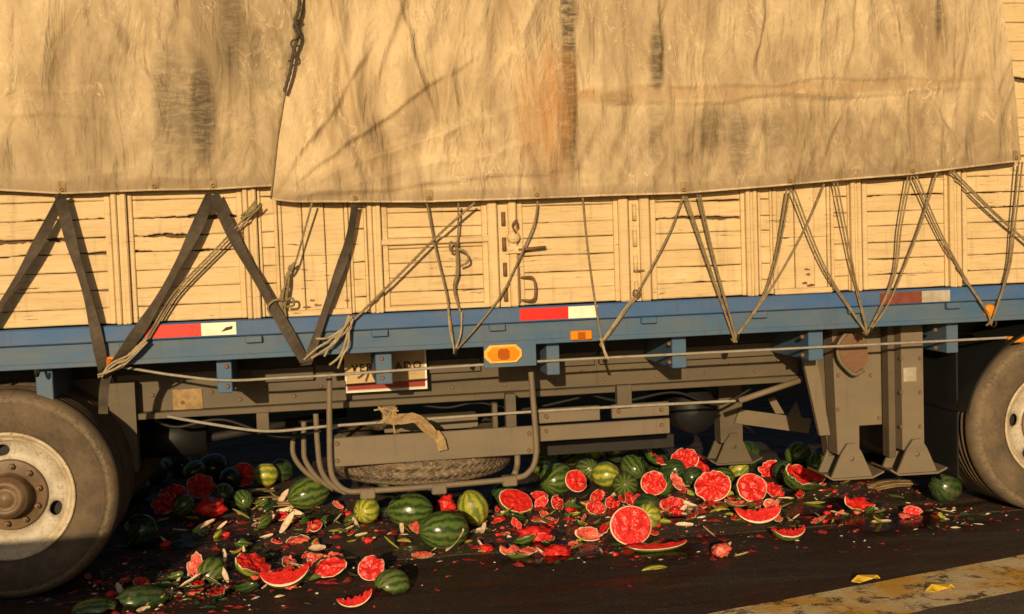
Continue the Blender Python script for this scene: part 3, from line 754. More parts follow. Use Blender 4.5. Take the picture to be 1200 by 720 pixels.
# ------------------------------------------------------------------ the tractor unit (only its rear wheel and frame show)
K = empty('tractor_truck', (4.185, 1.25, 0)); tag(K, 'rear axle and frame of the tractor truck under the trailer front', 'truck')
wheel(4.19, .13, K, 75, nh=6); wheel(4.19, .47, K, full=False); wheel(4.19, 1.95, K, full=False)
def kpart(mb, name, mat):
    o = mb.build(name, M[mat]); o.parent = K; o.matrix_parent_inverse = Matrix.Translation(-K.location); return o
kpart(MB().tube([(4.19, .4, .52), (4.19, 2.0, .52)], .09, 16), 'axle', 'dark')
kpart(MB().box((3.55, .80, .72), (7.5, .88, .92), .004).box((3.55, 1.62, .72), (7.5, 1.70, .92), .004), 'frame_rail', 'dark')
pl = [(1078, 464), (1078, 440), (1090, 431), (1108, 423), (1128, 419), (1140, 420), (1135, 434), (1122, 452), (1110, 464)]
kpart(MB().prism([(P(x, y, .55).x, P(x, y, .55).z) for x, y in pl], .55, .60), 'fifth_wheel_plate', 'steel')
for px, py in ((1085, 452), (1087, 444), (1118, 430)):
    q = P(px, py, .545); kpart(MB().lathe([(0, -.012), (.014, -.012), (.014, .01)], (q.x, .545, q.z), 'y', 8), 'bolt', 'rust')
arc = [(4.19+.62*math.cos(R(t)), .25, .53+.58*math.sin(R(t))) for t in range(10, 171, 8)]
kpart(MB().box((3.585, .14, .24), (3.597, .74, 1.02), .003), 'mud_flap', 'black')
kpart(MB().strip(arc, .46, .012, (0, 1, 0)), 'mudguard', 'black')
q = P(1187, 397, .1); kpart(MB().box((q.x-.05, .06, q.z-.02), (q.x+.06, .12, q.z+.015), .006), 'marker_lamp', 'amber')

# ------------------------------------------------------------------ tarpaulins
def seg(p, a, b):                        # distance of grid points to a segment, and the run along it
    ax, az = a; bx, bz = b; dx, dz = bx-ax, bz-az; L = dx*dx+dz*dz
    t = np.clip(((p[0]-ax)*dx+(p[1]-az)*dz)/L, 0, 1)
    return np.hypot(p[0]-ax-t*dx, p[1]-az-t*dz), t
def px2(px, py, Y=-.05): q = P(px, py, Y); return (q.x, q.z)
def interp(pts, z):
    zs = np.array([q[1] for q in pts]); xs = np.array([q[0] for q in pts]); o_ = np.argsort(zs); return np.interp(z, zs[o_], xs[o_])
NZ = np.vectorize(lambda x, y, z: noise.noise(Vector((x, y, z))))
LAP = [px2(*q) for q in ((318, 233), (326, 160), (336, 100), (350, 30), (362, -20), (385, -100))]
def tarp(name, bottom, left, right, mat, y0, creases, stains, rusts, bands, grimes, label, nu, seed, soft):
    """cloth hung over the load: down the near side, over the top and down the far side"""
    ztop = 3.32; nv = 128
    bx = np.array([q[0] for q in bottom]); bz = np.array([q[1] for q in bottom])
    u = np.linspace(0, 1, nu)
    V_ = np.concatenate([np.linspace(0, 1, nv)])
    xl0, xr0 = bx[0], bx[-1]
    Xg = np.zeros((nv, nu)); Zg = np.zeros((nv, nu))
    xb = xl0+(xr0-xl0)*u; zb_ = np.interp(xb, bx, bz)
    for i, v_ in enumerate(V_):
        zz = zb_+(ztop-zb_)*v_
        zl = zz[0]; zr_ = zz[-1]
        xl = interp(left, zl) if left else xl0; xr = interp(right, zr_) if right else xr0
        Xg[i] = xl+(xr-xl)*u; Zg[i] = zz
    Yd = np.zeros_like(Xg); p = (Xg, Zg)
    wp = .5*NZ(Xg*1.5, Zg*1.5, seed+1.0); wq = .25*NZ(Xg*4, Zg*3, seed+4.0)
    Yd += .035*NZ(Xg*1.2+seed, Zg*.5, seed)
    Yd += .050*np.abs(NZ(Xg*3.4+wp*2, Zg*.7+seed, 5.0))*soft+.034*np.abs(NZ(Xg*6.5+wp*4+wq, Zg*.9, seed+2.0))*soft
    Yd += .007*np.abs(NZ(Xg*13+wq*6, Zg*3, seed+7.0))+.002*NZ(Xg*22, Zg*10, seed+9.0)-.022
    for kk, (a, b, wd, hh) in enumerate(creases):
        d_, t = seg(p, a, b); cr = np.sign((Xg-a[0])*(b[1]-a[1])-(Zg-a[1])*(b[0]-a[0]))
        sg_ = d_*cr*(1 if kk % 3 else -1); wob = 1+.4*NZ(Xg*5, Zg*5, wd*90)
        sg_ = sg_+.03*NZ(Xg*3, Zg*3, kk*3.1)+.010*NZ(Xg*9, Zg*9, kk*1.3)
        prof = np.where(sg_ < 0, np.exp(sg_/(wd*3.2*wob)), np.exp(-(sg_/(wd*.8))**2))
        Yd += -1.35*hh*prof*np.sin(np.pi*np.clip(t*.94+.05, 0, 1))**.7
    bot = np.exp(-(V_/.03)**2)[:, None]
    Yd *= (1-.5*bot)
    Yg = y0+Yd
    if right and not left: Yg = Yg+.05*np.clip((Xg-interp(LAP, Zg)+.02)/.05, 0, 1)   # tucked under the next sheet
    Yg = np.minimum(Yg, -.012 if not left else -.030)
    def mask(lst):
        m_ = np.zeros_like(Xg)
        for x, z, rx, rz, k in lst:
            q = ((Xg-x)/rx)**2+((Zg-z)/rz)**2; m_ = np.maximum(m_, k*np.clip(1.35-q, 0, 1)**.8)
        return m_
    st = mask(stains); ru = mask(rusts)
    bd = np.zeros_like(Xg)
    for a, b, wd, k in bands:
        d_, t = seg(p, a, b); bd = np.maximum(bd, k*(d_ < wd*(1+.3*NZ(Xg*5, Zg*3, 1.0))))
    gr = mask(grimes)
    hem = np.clip(1-(Zg-zb_[None, :])/.055, 0, 1)**.5
    # over the top and down the far side
    ex = [(.03, 3.44), (.12, 3.56), (.30, 3.66), (.7, 3.74), (1.25, 3.77), (1.8, 3.74), (2.2, 3.66), (2.4, 3.5), (2.52, 3.3), (2.53, 2.6), (2.53, 2.0)]
    rows = [(Xg[-1]+0*u, y_+.03*NZ(Xg[-1]*2, z_+0*u, 1.0), z_+.03*NZ(Xg[-1]*1.5, y_+0*u, 8.0)) for y_, z_ in ex]
    vs = np.stack([Xg, Yg, Zg], -1).reshape(-1, 3).tolist()
    for r_ in rows: vs += np.stack(r_, -1).tolist()
    nr = nv+len(ex); fs = []
    for i in range(nr-1):
        for k in range(nu-1): fs.append([i*nu+k, i*nu+k+1, (i+1)*nu+k+1, (i+1)*nu+k])
    o = mesh_obj(name, vs, fs, mat, None, True)
    z0 = [0.0]*(nu*len(ex))
    for nm, arr in (('stain', st), ('rust', ru), ('band', bd), ('hem', hem), ('grime', gr)):
        at = o.data.attributes.new(nm, 'FLOAT', 'POINT'); at.data.foreach_set('value', arr.reshape(-1).astype(float).tolist()+z0)
    h = MB().tube([(Xg[0, k], Yg[0, k]+.002, Zg[0, k]-.002) for k in range(0, nu, 2)], .006, 6); h.build('hem_rope', M['tarp_a'], o)
    if left: MB().tube([(Xg[i, 0]-.002, Yg[i, 0]-.004, Zg[i, 0]) for i in range(0, nv, 2)], .005, 6).build('edge_cord', M['rope'], o)
    tag(o, label, 'tarpaulin')
    return o, Xg[0], Yg[0], Zg[0]
def pl2(*pts): return [px2(*q) for q in pts]
cre = lambda a, b, w_, h: (px2(*a), px2(*b), w_, h)
stn = lambda cx, cy, rx, ry, k: (*px2(cx, cy), rx/225., ry/225., k)
tl, tlx, tly, tlz = tarp('tarpaulin', [(-3.5, 1.97), *pl2((-60, 222), (0, 222), (72, 226), (180, 222), (250, 221), (312, 217), (345, 216))], None,
     [*pl2((345, 216), (380, 100), (400, -20), (420, -90))], M['tarp_a'], -.035,
     [cre((12, -40), (4, 215), .02, .02), cre((268, -30), (268, 70), .03, .025), cre((305, -20), (335, 100), .022, .03), cre((60, -30), (50, 140), .05, .02), cre((180, -40), (185, 180), .018, .018),
      cre((225, -40), (240, 200), .05, .02), cre((0, 102), (140, 102), .01, .008), cre((0, 137), (140, 139), .01, .006), cre((90, 0), (100, 100), .03, .02), cre((10, 210), (320, 203), .012, .008)],
     [stn(237, 130, 15, 55, 1.0), stn(205, 120, 24, 60, .6), stn(215, 85, 30, 30, .3), stn(270, 30, 14, 55, .6), stn(300, 70, 45, 40, .25), stn(190, 160, 10, 40, .4)], [], [], [stn(220, 110, 150, 150, .55), stn(80, 200, 240, 40, .5), stn(270, 50, 60, 90, .75)],
     'mottled grey tan tarpaulin with a dark mouldy streak, lapped under the neighbouring sheet', 190, 11.0, 1.0)
tr_, trx, try_, trz = tarp('tarpaulin', pl2((318, 233), (345, 236), (500, 236), (620, 232), (700, 229), (800, 226), (900, 218), (1000, 209), (1066, 204), (1120, 197), (1195, 188)),
     pl2((318, 233), (326, 160), (336, 100), (350, 30), (362, -20), (385, -100)), pl2((1195, 188), (1190, 120), (1180, 50), (1172, 0), (1160, -90)), M['tarp_b'], -.062,
     [cre((320, 232), (620, 120), .016, .020), cre((330, 228), (560, 60), .014, .018), cre((325, 225), (450, 30), .018, .020), cre((330, 232), (640, 165), .013, .016), cre((335, 234), (700, 190), .012, .014),
      cre((385, -30), (425, 170), .022, .030), cre((455, -30), (520, 190), .020, .024), cre((550, -40), (510, 205), .014, .022), cre((595, -30), (620, 140), .02, .022), cre((480, -40), (430, 120), .03, .025), cre((640, -20), (560, 120), .012, .016),
      cre((672, -40), (670, 220), .016, .018), cre((765, -40), (770, 110), .024, .024), cre((800, -40), (800, 220), .014, .016), cre((830, -40), (812, 200), .014, .022), cre((895, -40), (880, 100), .02, .024), cre((945, -40), (935, 110), .014, .02),
      cre((955, -40), (960, 200), .010, .018), cre((1000, -40), (985, 90), .018, .02), cre((1030, -40), (1060, 90), .014, .02), cre((1085, -40), (1110, 110), .016, .022), cre((1115, -40), (1112, 120), .008, .02), cre((1150, -30), (1168, 170), .014, .02), cre((945, 120), (930, 210), .016, .018), cre((1080, 110), (1130, 190), .018, .02), cre((860, 130), (870, 200), .03, .02), cre((700, 120), (715, 220), .03, .02), cre((985, 120), (960, 200), .014, .014),
      cre((680, 106), (1165, 88), .008, .012), cre((680, 124), (1165, 104), .008, .012)],
     [stn(666, 60, 8, 135, 1.0), stn(666, 15, 10, 22, 1.0), stn(664, 150, 10, 45, .75), stn(645, 200, 26, 25, .3), stn(768, 70, 9, 40, .85), stn(768, 140, 10, 60, .4), stn(865, 165, 13, 40, .55), stn(833, 150, 20, 30, .5), stn(905, 160, 12, 35, .35), stn(725, 116, 22, 9, .7), stn(1095, 20, 3, 30, .8), stn(960, 115, 40, 6, .4), stn(352, 20, 8, 60, .4), stn(440, 160, 14, 22, .35), stn(480, 150, 20, 20, .25)],
     [stn(643, 120, 13, 70, 1.0), stn(620, 130, 17, 60, .65), stn(655, 130, 16, 60, .7), stn(650, 190, 20, 30, .4), stn(690, 112, 12, 8, .8), stn(666, 110, 10, 60, .5)],
     [(px2(682, 115), px2(1010, 104), .033, .55), (px2(1010, 104), px2(1150, 90), .026, .35)],
     [stn(960, 180, 330, 62, .85), stn(940, 40, 280, 90, .45), stn(720, 180, 60, 60, .5), stn(640, 215, 330, 22, .4), stn(1120, 60, 80, 120, .4)],
     'long tan tarpaulin with a rust stain and a patched band, tied down over the boards', 400, 3.0, 1.0)
# eyelet tabs on the hems
def tabs(o, xs, ys, zs, pxs):
    for px in pxs:
        x = XP(px, 225, -.06); y = float(np.interp(x, xs, ys)); z = float(np.interp(x, xs, zs))
        t = MB().box((x-.016, y-.0065, z+.002), (x+.016, y-.0035, z+.055), .002).build('eyelet_tab', M['straw'], o)
        g = MB(); g.tube([(x+.008*math.cos(q), y-.009, z+.014+.008*math.sin(q)) for q in [2*math.pi*k/12 for k in range(13)]], .0025, 6, caps=False); g.build('eyelet', M['rust'], o)
tabs(tl, tlx, tly, tlz, (72, 181, 250)); tabs(tr_, trx, try_, trz, (416, 503, 629, 801, 925, 1068, 1190))
# lacing in the gap between the two sheets
lc = MB()
lc.tube(spline([P(349, -40, -.13), P(351, 5, -.13), P(346, 25, -.14), P(350, 40, -.13), P(344, 60, -.13), P(340, 85, -.12), P(333, 108, -.11)], .01), .008, 8, twist=200, lobes=3, lob=.2)
lc.tube(spline([P(352, 22, -.12), P(344, 30, -.14), P(349, 44, -.145), P(341, 50, -.13), P(346, 66, -.14), P(338, 72, -.12)], .01), .005, 8)
tag(lc.build('lacing_rope', M['strap']), 'dark knotted lacing rope in the slit between the two tarpaulins', 'rope')

# ------------------------------------------------------------------ straps and ropes
def ycloth(px): 
    x = XP(px, 225, -.06); return float(np.interp(x, trx, try_)) if x > trx[0] else float(np.interp(x, tlx, tly))
def strap(pts, w_, label):
    q = []
    for i, (x, y) in enumerate(pts):
        t = i/(len(pts)-1); q.append(P(x, y, -.05*(1-t)-.022*t))
    q.append(Vector((q[-1].x, .0, 1.125)))
    sp_ = spline(q, .03); a = sp_[0]
    o = MB().strip(sp_, w_, .004, lambda t: (1, -.9*math.sin(t*6+w_*90), .25)).build('cargo_strap', M['strap'])
    tag(o, label, 'strap', None); return o
strap([(74, 228), (45, 285), (5, 352), (-45, 432)], .052, 'dark webbing strap slanting away past the wheel, beside the steep strap')
strap([(70, 228), (84, 285), (104, 352), (121, 432)], .056, 'dark webbing strap running steeply down to the amber lamp above the wheel')
strap([(247, 228), (222, 285), (178, 365), (130, 432)], .058, 'dark webbing strap slanting from the tarpaulin down to the amber lamp')
strap([(251, 228), (275, 280), (312, 345), (356, 422)], .056, 'dark webbing strap crossing the plank post and the hanging rope hank')
strap([(416, 240), (408, 285), (388, 345), (361, 424)], .046, 'narrow brown webbing strap over the tall smooth panel')
tl_ = MB().strip(spline([P(127, 434, .0), P(122, 455, .05), P(121, 485, .08)], .02), .045, .004, (1, 0, .1)).build('strap_tail', M['strap'])
tag(tl_, 'loose dark strap end hanging down above the wheel', 'strap')
GR = 'ropes lashing the tarpaulin to the deck rail'
def rope(pts, label, r_=.0055, double=0, mat='rope', ends=(-.045, -.014), group=None, ylist=None, tuck=True, name='lashing_rope', gap=.010):
    n = len(pts); mb = MB(); r_ *= .72 if double else .85
    for d_ in ((-1, 1) if double else (0,)):
        q = []
        for i, (x, y) in enumerate(pts):
            t = i/(n-1); Y = ylist[i] if ylist else (ends[0]*(1-t)+ends[1]*t + .004*math.sin(math.pi*t)); p = P(x, y, Y)
            p.x += d_*gap*(1-t*.75)+.002*nz(x*.1, d_); p.z += .003*nz(y*.13, d_, 3); q.append(p)
        if tuck: q.append(Vector((q[-1].x, .012, 1.118)))
        mb.tube(spline(q, .008), r_, 8, twist=260, lobes=3, lob=.16)
    o = mb.build(name, M[mat]); tag(o, label, 'rope', group); return o
def hank(pts, label, n=7, spread=.02, r_=.0055, mat='rope', seed=1, ylist=-.04):
    rr = random.Random(seed); mb = MB()
    for k in range(n):
        q = []
        for i, (x, y) in enumerate(pts):
            p = P(x, y, ylist); s_ = spread*(.4+.6*math.sin(math.pi*min(1, (i+.5)/len(pts))))
            q.append(p+Vector((rr.uniform(-s_, s_), rr.uniform(-s_, s_*.3), rr.uniform(-s_, s_)*.8)))
        mb.tube(spline(q, .008), r_, 7, twist=260, lobes=3, lob=.15)
    return mb
rope([(304, 240), (262, 285), (205, 345), (165, 408), (124, 436)], 'doubled rope slanting over the planks to the amber lamp above the wheel', .0068, 1, gap=.012)
h = hank([(300, 236), (296, 246), (285, 255)], '', 4, .02, seed=3); tag(h.build('rope_knot', M['rope']), 'small frayed knot tied at the overlap of the tarpaulins', 'rope')
h = hank([(172, 398), (150, 418), (135, 430), (118, 440)], '', 5, .022, mat='twine', seed=5, ylist=-.035); tag(h.build('rope_bundle', M['twine']), 'bundle of pale rope wound at the amber lamp above the wheel', 'rope')
rope([(366, 238), (357, 270), (346, 308), (340, 322)], 'thin rope holding up the hanging hank on the smooth panel', .006, tuck=False, ends=(-.075, -.02))
h = hank([(340, 312), (337, 330), (332, 350), (331, 362), (334, 376)], '', 6, .016, seed=8, ylist=-.008)
h.tube(spline([P(333, 352, -.03), P(322, 352, -.05), P(314, 360, -.04), (P(318, 370, -.02))], .008), .006, 7)
h.tube(spline([P(335, 352, -.03), P(343, 350, -.06), P(344, 358, -.05), P(336, 360, -.03)], .008), .006, 7)
h.tube(spline([P(338, 316, -.02), P(345, 308, -.04), P(341, 318, -.04)], .008), .006, 7)
tag(h.build('rope_hank', M['rope']), 'knotted rope hank with loops hanging on the smooth panel', 'rope')
rope([(556, 238), (515, 275), (470, 320), (432, 358), (410, 380)], 'long slanting rope from the framed gate to the frayed bundle', .0075, tuck=False, ends=(-.07, -.03))
h = hank([(412, 372), (406, 384), (396, 396)], '', 7, .022, mat='twine', seed=12)
for k, e in enumerate([((398, 388), (385, 400), (372, 408), (356, 422)), ((404, 384), (385, 396), (370, 397)), ((408, 388), (402, 410), (396, 420), (386, 428)), ((409, 386), (408, 405), (402, 416), (396, 432)), ((400, 392), (388, 404), (380, 418)), ((403, 386), (392, 402), (365, 420))]):
    h.tube(spline([P(x, y, -.035-.004*k) for x, y in e], .008), .006, 7, twist=260, lobes=3, lob=.15)
tag(h.build('rope_bundle', M['twine']), 'frayed bundle of pale rope ends hanging over the blue rail', 'rope')
rope([(500, 238), (510, 290), (523, 345), (527, 372), (532, 410)], 'thin rope left of the hank on the framed gate, running down to the rail hook', .0058)
rope([(537, 238), (537, 262), (536, 290)], 'short rope holding the hank on the framed gate', .0055, tuck=False, ends=(-.07, -.02))
h = hank([(535, 284), (535, 300), (536, 320), (533, 340), (541, 372)], '', 3, .008, seed=21, ylist=-.012)
h.tube(spline([P(537, 292, -.02), P(546, 296, -.05), P(549, 306, -.05), P(540, 312, -.03)], .008), .006, 7)
h.tube(spline([P(535, 288, -.02), P(528, 284, -.04), P(528, 294, -.04), P(534, 294, -.02)], .008), .006, 7)
tag(h.build('rope_hank', M['rope']), 'knotted rope hank hanging on the framed gate', 'rope')
rope([(525, 360), (527, 385), (532, 409)], 'short pale rope leg knotted below the framed gate', .006, mat='twine', ends=(-.02, -.016))
rope([(541, 366), (540, 390), (534, 409)], 'short pale rope leg beside the red and white strip side of the hook', .006, mat='twine', ends=(-.02, -.016))
rope([(630, 236), (626, 262), (609, 302), (588, 345), (560, 382), (535, 410)], 'curved rope passing behind the gate latch to the rail hook', .006)
rope([(683, 232), (688, 285), (696, 345), (705, 402)], 'single rope hanging steeply across the red and white strip end', .0065)
rope([(801, 230), (786, 270), (765, 312), (746, 345), (724, 378), (706, 402)], 'rope slanting past the hinge ring to a tail below the rail', .0072)
rope([(747, 346), (730, 366), (706, 400)], 'pale doubled rope end from the hinge ring to the rail hook', .0062, 1, mat='twine', ends=(-.02, -.022))
h = hank([(704, 396), (706, 405), (711, 420)], '', 3, .01, mat='twine', seed=31, ylist=-.03); tag(h.build('rope_tail', M['twine']), 'short rope tail hanging below the blue rail', 'rope')
rope([(803, 230), (830, 310), (859, 394)], 'rope of a close pair running from the tarpaulin down to the hook', .0065, 1, group=GR, gap=.007)
rope([(819, 228), (838, 310), (862, 394)], 'rope of a close pair running from the tarpaulin down to the hook', .0065, 1, group=GR, gap=.007)
rope([(924, 222), (910, 300), (893, 350), (863, 394)], 'doubled rope dropping in front of the narrow planks to the hook', .006, 1)
rope([(966, 216), (945, 265), (918, 315), (890, 358), (864, 394)], 'single rope crossing the smooth panel with painted marks', .0068)
rope([(929, 222), (955, 290), (978, 335), (1014, 388)], 'doubled rope crossing the smooth panel towards the landing leg hook', .006, 1)
rope([(979, 214), (992, 280), (1003, 335), (1016, 388)], 'doubled rope in front of the grooved post above the landing leg', .0058, 1)
rope([(1066, 206), (1055, 265), (1047, 325), (1018, 388)], 'doubled rope dropping over the planks beside the dull reflector', .006, 1)
rope([(1098, 202), (1080, 260), (1055, 325), (1040, 358), (1020, 387)], 'single rope crossing a doubled one above the dull reflector', .0068)
rope([(1072, 206), (1100, 270), (1130, 325), (1159, 370)], 'doubled rope slanting over the post to the round amber lamp', .006, 1)
rope([(1114, 199), (1160, 245), (1205, 285), (1290, 360)], 'doubled rope slanting away beyond the round amber lamp', .0062, 1)
rope([(1196, 190), (1188, 265), (1182, 315), (1164, 372)], 'doubled rope dropping from the tarpaulin corner to the amber lamp', .0062, 1)
def line_(pts, Y, r_, mat, name, label):
    o = MB().tube(spline([P(x, y, Y) for x, y in pts], .03), r_, 7).build(name, M[mat]); tag(o, label, 'cable'); return o
line_([(128, 428), (160, 433), (205, 440), (265, 446), (330, 443), (385, 440), (470, 434), (560, 428), (680, 421), (800, 415), (900, 410), (1000, 405), (1100, 400), (1215, 394)], .085, .0075, 'cable', 'tie_cable', 'long thin cable stretched along under the blue rail past the lamps')
line_([(196, 488), (240, 496), (312, 505.5), (380, 500), (450, 495), (560, 487), (650, 481), (760, 475), (862, 470)], .385, .0085, 'cable', 'tie_cable', 'lower thin cable running past the spare tyre cradle and guard boards')
# torn rag hanging on the cradle
rr = random.Random(77); mb = MB()
for k in range(9):
    pts = [(452+rr.uniform(-4, 4), 490+rr.uniform(-4, 6)), (466+rr.uniform(-3, 3), 492+rr.uniform(-5, 5)), (482+rr.uniform(-3, 3), 491+rr.uniform(-5, 5)), (500+rr.uniform(-3, 3), 500+rr.uniform(-5, 5)), (512+rr.uniform(-3, 3), 511+rr.uniform(-4, 4))]
    mb.strip(spline([P(x, y, .26+rr.uniform(-.02, .02)) for x, y in pts], .03), rr.uniform(.012, .034), .003, (rr.uniform(-.4, .4), rr.uniform(-.3, .3), 1))
for k in range(8):
    mb.strip(spline([P(458+rr.uniform(-6, 8), 489+rr.uniform(-4, 4), .27), P(452+rr.uniform(-10, 14), 484+rr.uniform(-8, 14), .25), P(450+rr.uniform(-12, 18), 496+rr.uniform(-16, 14), .25)], .02), .008, .002, (1, 0, 0))
mb.strip(spline([P(510, 508, .25), P(516, 516, .245), P(519, 528, .25)], .02), .05, .004, (1, 0, 0))
tag(mb.build('torn_rag', M['straw']), 'torn brown rag of fabric draped over the tray of the spare tyre cradle', 'rag')
# unseen barrier added behind the camera only to shade the lower part of the wheel
bz = MB()
prof = [(-.30, 0), (-.30, .08), (-.13, .33), (-.085, 1.12), (.085, 1.12), (.13, .33), (.30, .08), (.30, 0)]
vs = []
bx0, bx1 = -6.4, -1.85
for x in (bx0, bx1):
    vs += [(x, -3.45+a_, z) for a_, z in prof]
bz.add(vs, [list(range(8)), list(range(15, 7, -1))]+[[i, i+8, (i+1) % 8+8, (i+1) % 8] for i in range(8)])
tag(bz.build('added_shade_barrier', M['concrete']), 'long grey concrete barrier added out of view to shade the wheel', 'barrier')

# ------------------------------------------------------------------ watermelons
def hsh(*a): return nz(*[x*1.7+.37 for x in a])
def cap(a, b, c, th, rag, fill, seed, rindm='rind', fm='flesh', lump=.02, nph=34, name='broken_watermelon', pith=.935, skew=.0):
    """a broken piece: rind outside, pale rim, flesh inside. The opening faces +z."""
    nt_ = 9; vs = []; fs = []; mi = []
    ph = [2*math.pi*k/nph for k in range(nph)]
    tm = [th*(1+rag*(hsh(math.cos(p)*1.3+seed, math.sin(p)*1.3, seed*.7)*1.2+hsh(math.cos(p)*3.1, math.sin(p)*3.1+seed, seed)*.8)+skew*math.cos(p)) for p in ph]
    el = lambda t, p, s=1.0: Vector((s*a*math.sin(t)*math.cos(p), s*b*math.sin(t)*math.sin(p), -s*c*math.cos(t)))
    vs.append(el(0, 0))
    for i in range(1, nt_+1):
        for k in range(nph): vs.append(el(tm[k]*i/nt_, ph[k]))
    for k in range(nph): fs.append([0, 1+(k+1) % nph, 1+k]); mi.append(0)
    for i in range(nt_-1):
        for k in range(nph):
            j = (k+1) % nph; o_ = 1+i*nph; fs.append([o_+k, o_+j, o_+nph+j, o_+nph+k]); mi.append(0)
    rim = [el(tm[k], ph[k]) for k in range(nph)]
    cz = sum(r.z for r in rim)/nph; cxx = sum(r.x for r in rim)/nph; cyy = sum(r.y for r in rim)/nph; ctr = Vector((cxx, cyy, cz))
    def inner(k, t):
        s_ = el(tm[k]*t, ph[k], .88); fl = rim[k].lerp(ctr, 1-t)
        q = s_.lerp(fl, fill)
        if t < pith:
            q = q+Vector((0, 0, lump*(hsh(q.x*22+seed, q.y*22, seed)*1.0+.6*hsh(q.x*55, q.y*55, seed+3))*min(1, (pith-t)*5)))
        return q
    base = 1+(nt_-1)*nph; o_ = len(vs)
    for k in range(nph): vs.append(inner(k, pith))
    for k in range(nph): j = (k+1) % nph; fs.append([base+k, base+j, o_+j, o_+k]); mi.append(1)
    root = mesh_obj(name, vs, fs, None, None, True, [M[rindm], M['pith']], mi)
    fv = []; ff = []; R_ = 8
    for i in range(R_):
        t = (pith+.012)*(1-i/R_)
        for k in range(nph): fv.append(inner(k, t)+Vector((0, 0, .0015)))
    fv.append(inner(0, 0)+Vector((0, 0, .0015)))
    for i in range(R_-1):
        for k in range(nph): j = (k+1) % nph; ff.append([i*nph+k, i*nph+j, (i+1)*nph+j, (i+1)*nph+k])
    for k in range(nph): ff.append([(R_-1)*nph+k, (R_-1)*nph+(k+1) % nph, R_*nph])
    fl = mesh_obj('flesh', fv, ff, M[fm], root, True)
    return root
def whole(a, b, c, seed, rindm='rind', name='watermelon'):
    n, m = 28, 18; vs = []; fs = []
    for i in range(m+1):
        t = math.pi*i/m
        for k in range(n):
            p = 2*math.pi*k/n; w_ = 1+.025*hsh(math.cos(p)+seed, math.sin(p)*math.sin(t), math.cos(t))
            vs.append((-a*math.cos(t)*w_, b*math.sin(t)*math.cos(p)*w_, c*math.sin(t)*math.sin(p)*w_))
    for i in range(m):
        for k in range(n): j = (k+1) % n; fs.append([i*n+k, i*n+j, (i+1)*n+j, (i+1)*n+k])
    return mesh_obj(name, vs, fs, M[rindm], None, True)
def wedge(a, b, ang, seed, rindm='rind', fm='flesh', bite=.25, name='watermelon_wedge'):
    """a slice: rind arc below, two flesh faces meeting in a ragged ridge above"""
    n, m = 26, 8; vs = []; fs = []; mi = []
    us = [-.97+1.94*i/n for i in range(n+1)]
    pr = lambda u: math.sqrt(max(.02, 1-u*u))
    for u in us:
        for k in range(m+1):
            t = -ang/2+ang*k/m; vs.append((a*u, b*pr(u)*math.sin(t), -b*pr(u)*math.cos(t)))
    for i in range(n):
        for k in range(m): fs.append([i*(m+1)+k, (i+1)*(m+1)+k, (i+1)*(m+1)+k+1, i*(m+1)+k+1]); mi.append(0)
    def top(i):
        u = us[i]; return Vector((a*u, .01*hsh(u*4, seed), -b*pr(u)*max(0.0, bite*(.5+1.3*abs(hsh(u*3.3+seed, seed*.3))))))
    o_ = len(vs)
    for s_ in (-1, 1):
        for i, u in enumerate(us):
            e = Vector((a*u, b*pr(u)*math.sin(s_*ang/2), -b*pr(u)*math.cos(ang/2))); vs.append(e.lerp(top(i), .16))
    for q, (kk, s_) in enumerate(((0, -1), (m, 1))):
        for i in range(n):
            e0, e1 = i*(m+1)+kk, (i+1)*(m+1)+kk; p0, p1 = o_+q*(n+1)+i, o_+q*(n+1)+i+1
            fs.append([e0, p0, p1, e1] if s_ < 0 else [e0, e1, p1, p0]); mi.append(1)
    root = mesh_obj(name, vs, fs, None, None, True, [M[rindm], M['pith']], mi)
    fv = []; ff = []; L_ = 5
    for s_ in (-1, 1):
        for i, u in enumerate(us):
            e = Vector((a*u, b*pr(u)*math.sin(s_*ang/2), -b*pr(u)*math.cos(ang/2)))
            for l in range(L_+1):
                t = .15+.85*l/L_; q = e.lerp(top(i), t); d_ = .006*hsh(u*12+s_, t*6, seed) if 0 < l < L_ else 0
                q.y += s_*(.0015 if l < L_ else 0)+d_; fv.append(q)
    for q in range(2):
        for i in range(n):
            for l in range(L_):
                b_ = q*(n+1)*(L_+1); ff.append([b_+i*(L_+1)+l, b_+(i+1)*(L_+1)+l, b_+(i+1)*(L_+1)+l+1, b_+i*(L_+1)+l+1])
    mesh_obj('flesh', fv, ff, M[fm], root, True)
    return root
def chunk(s, seed, mat='flesh', flat_=.6, name='watermelon_chunk'):
    bm = bmesh.new(); bmesh.ops.create_icosphere(bm, subdivisions=3, radius=1)
    for v_ in bm.verts:
        k = 1+.55*hsh(v_.co.x*1.3+seed, v_.co.y*1.3, v_.co.z*1.3)+.3*hsh(v_.co.x*3.5, v_.co.y*3.5+seed, v_.co.z*3.5)
        v_.co = Vector((v_.co.x*s*k*1.15, v_.co.y*s*k, v_.co.z*s*k*flat_))
    me = bpy.data.meshes.new(name); bm.to_mesh(me); bm.free(); me.materials.append(M[mat])
    me.polygons.foreach_set('use_smooth', [True]*len(me.polygons))
    o = bpy.data.objects.new(name, me); C.objects.link(o); return o
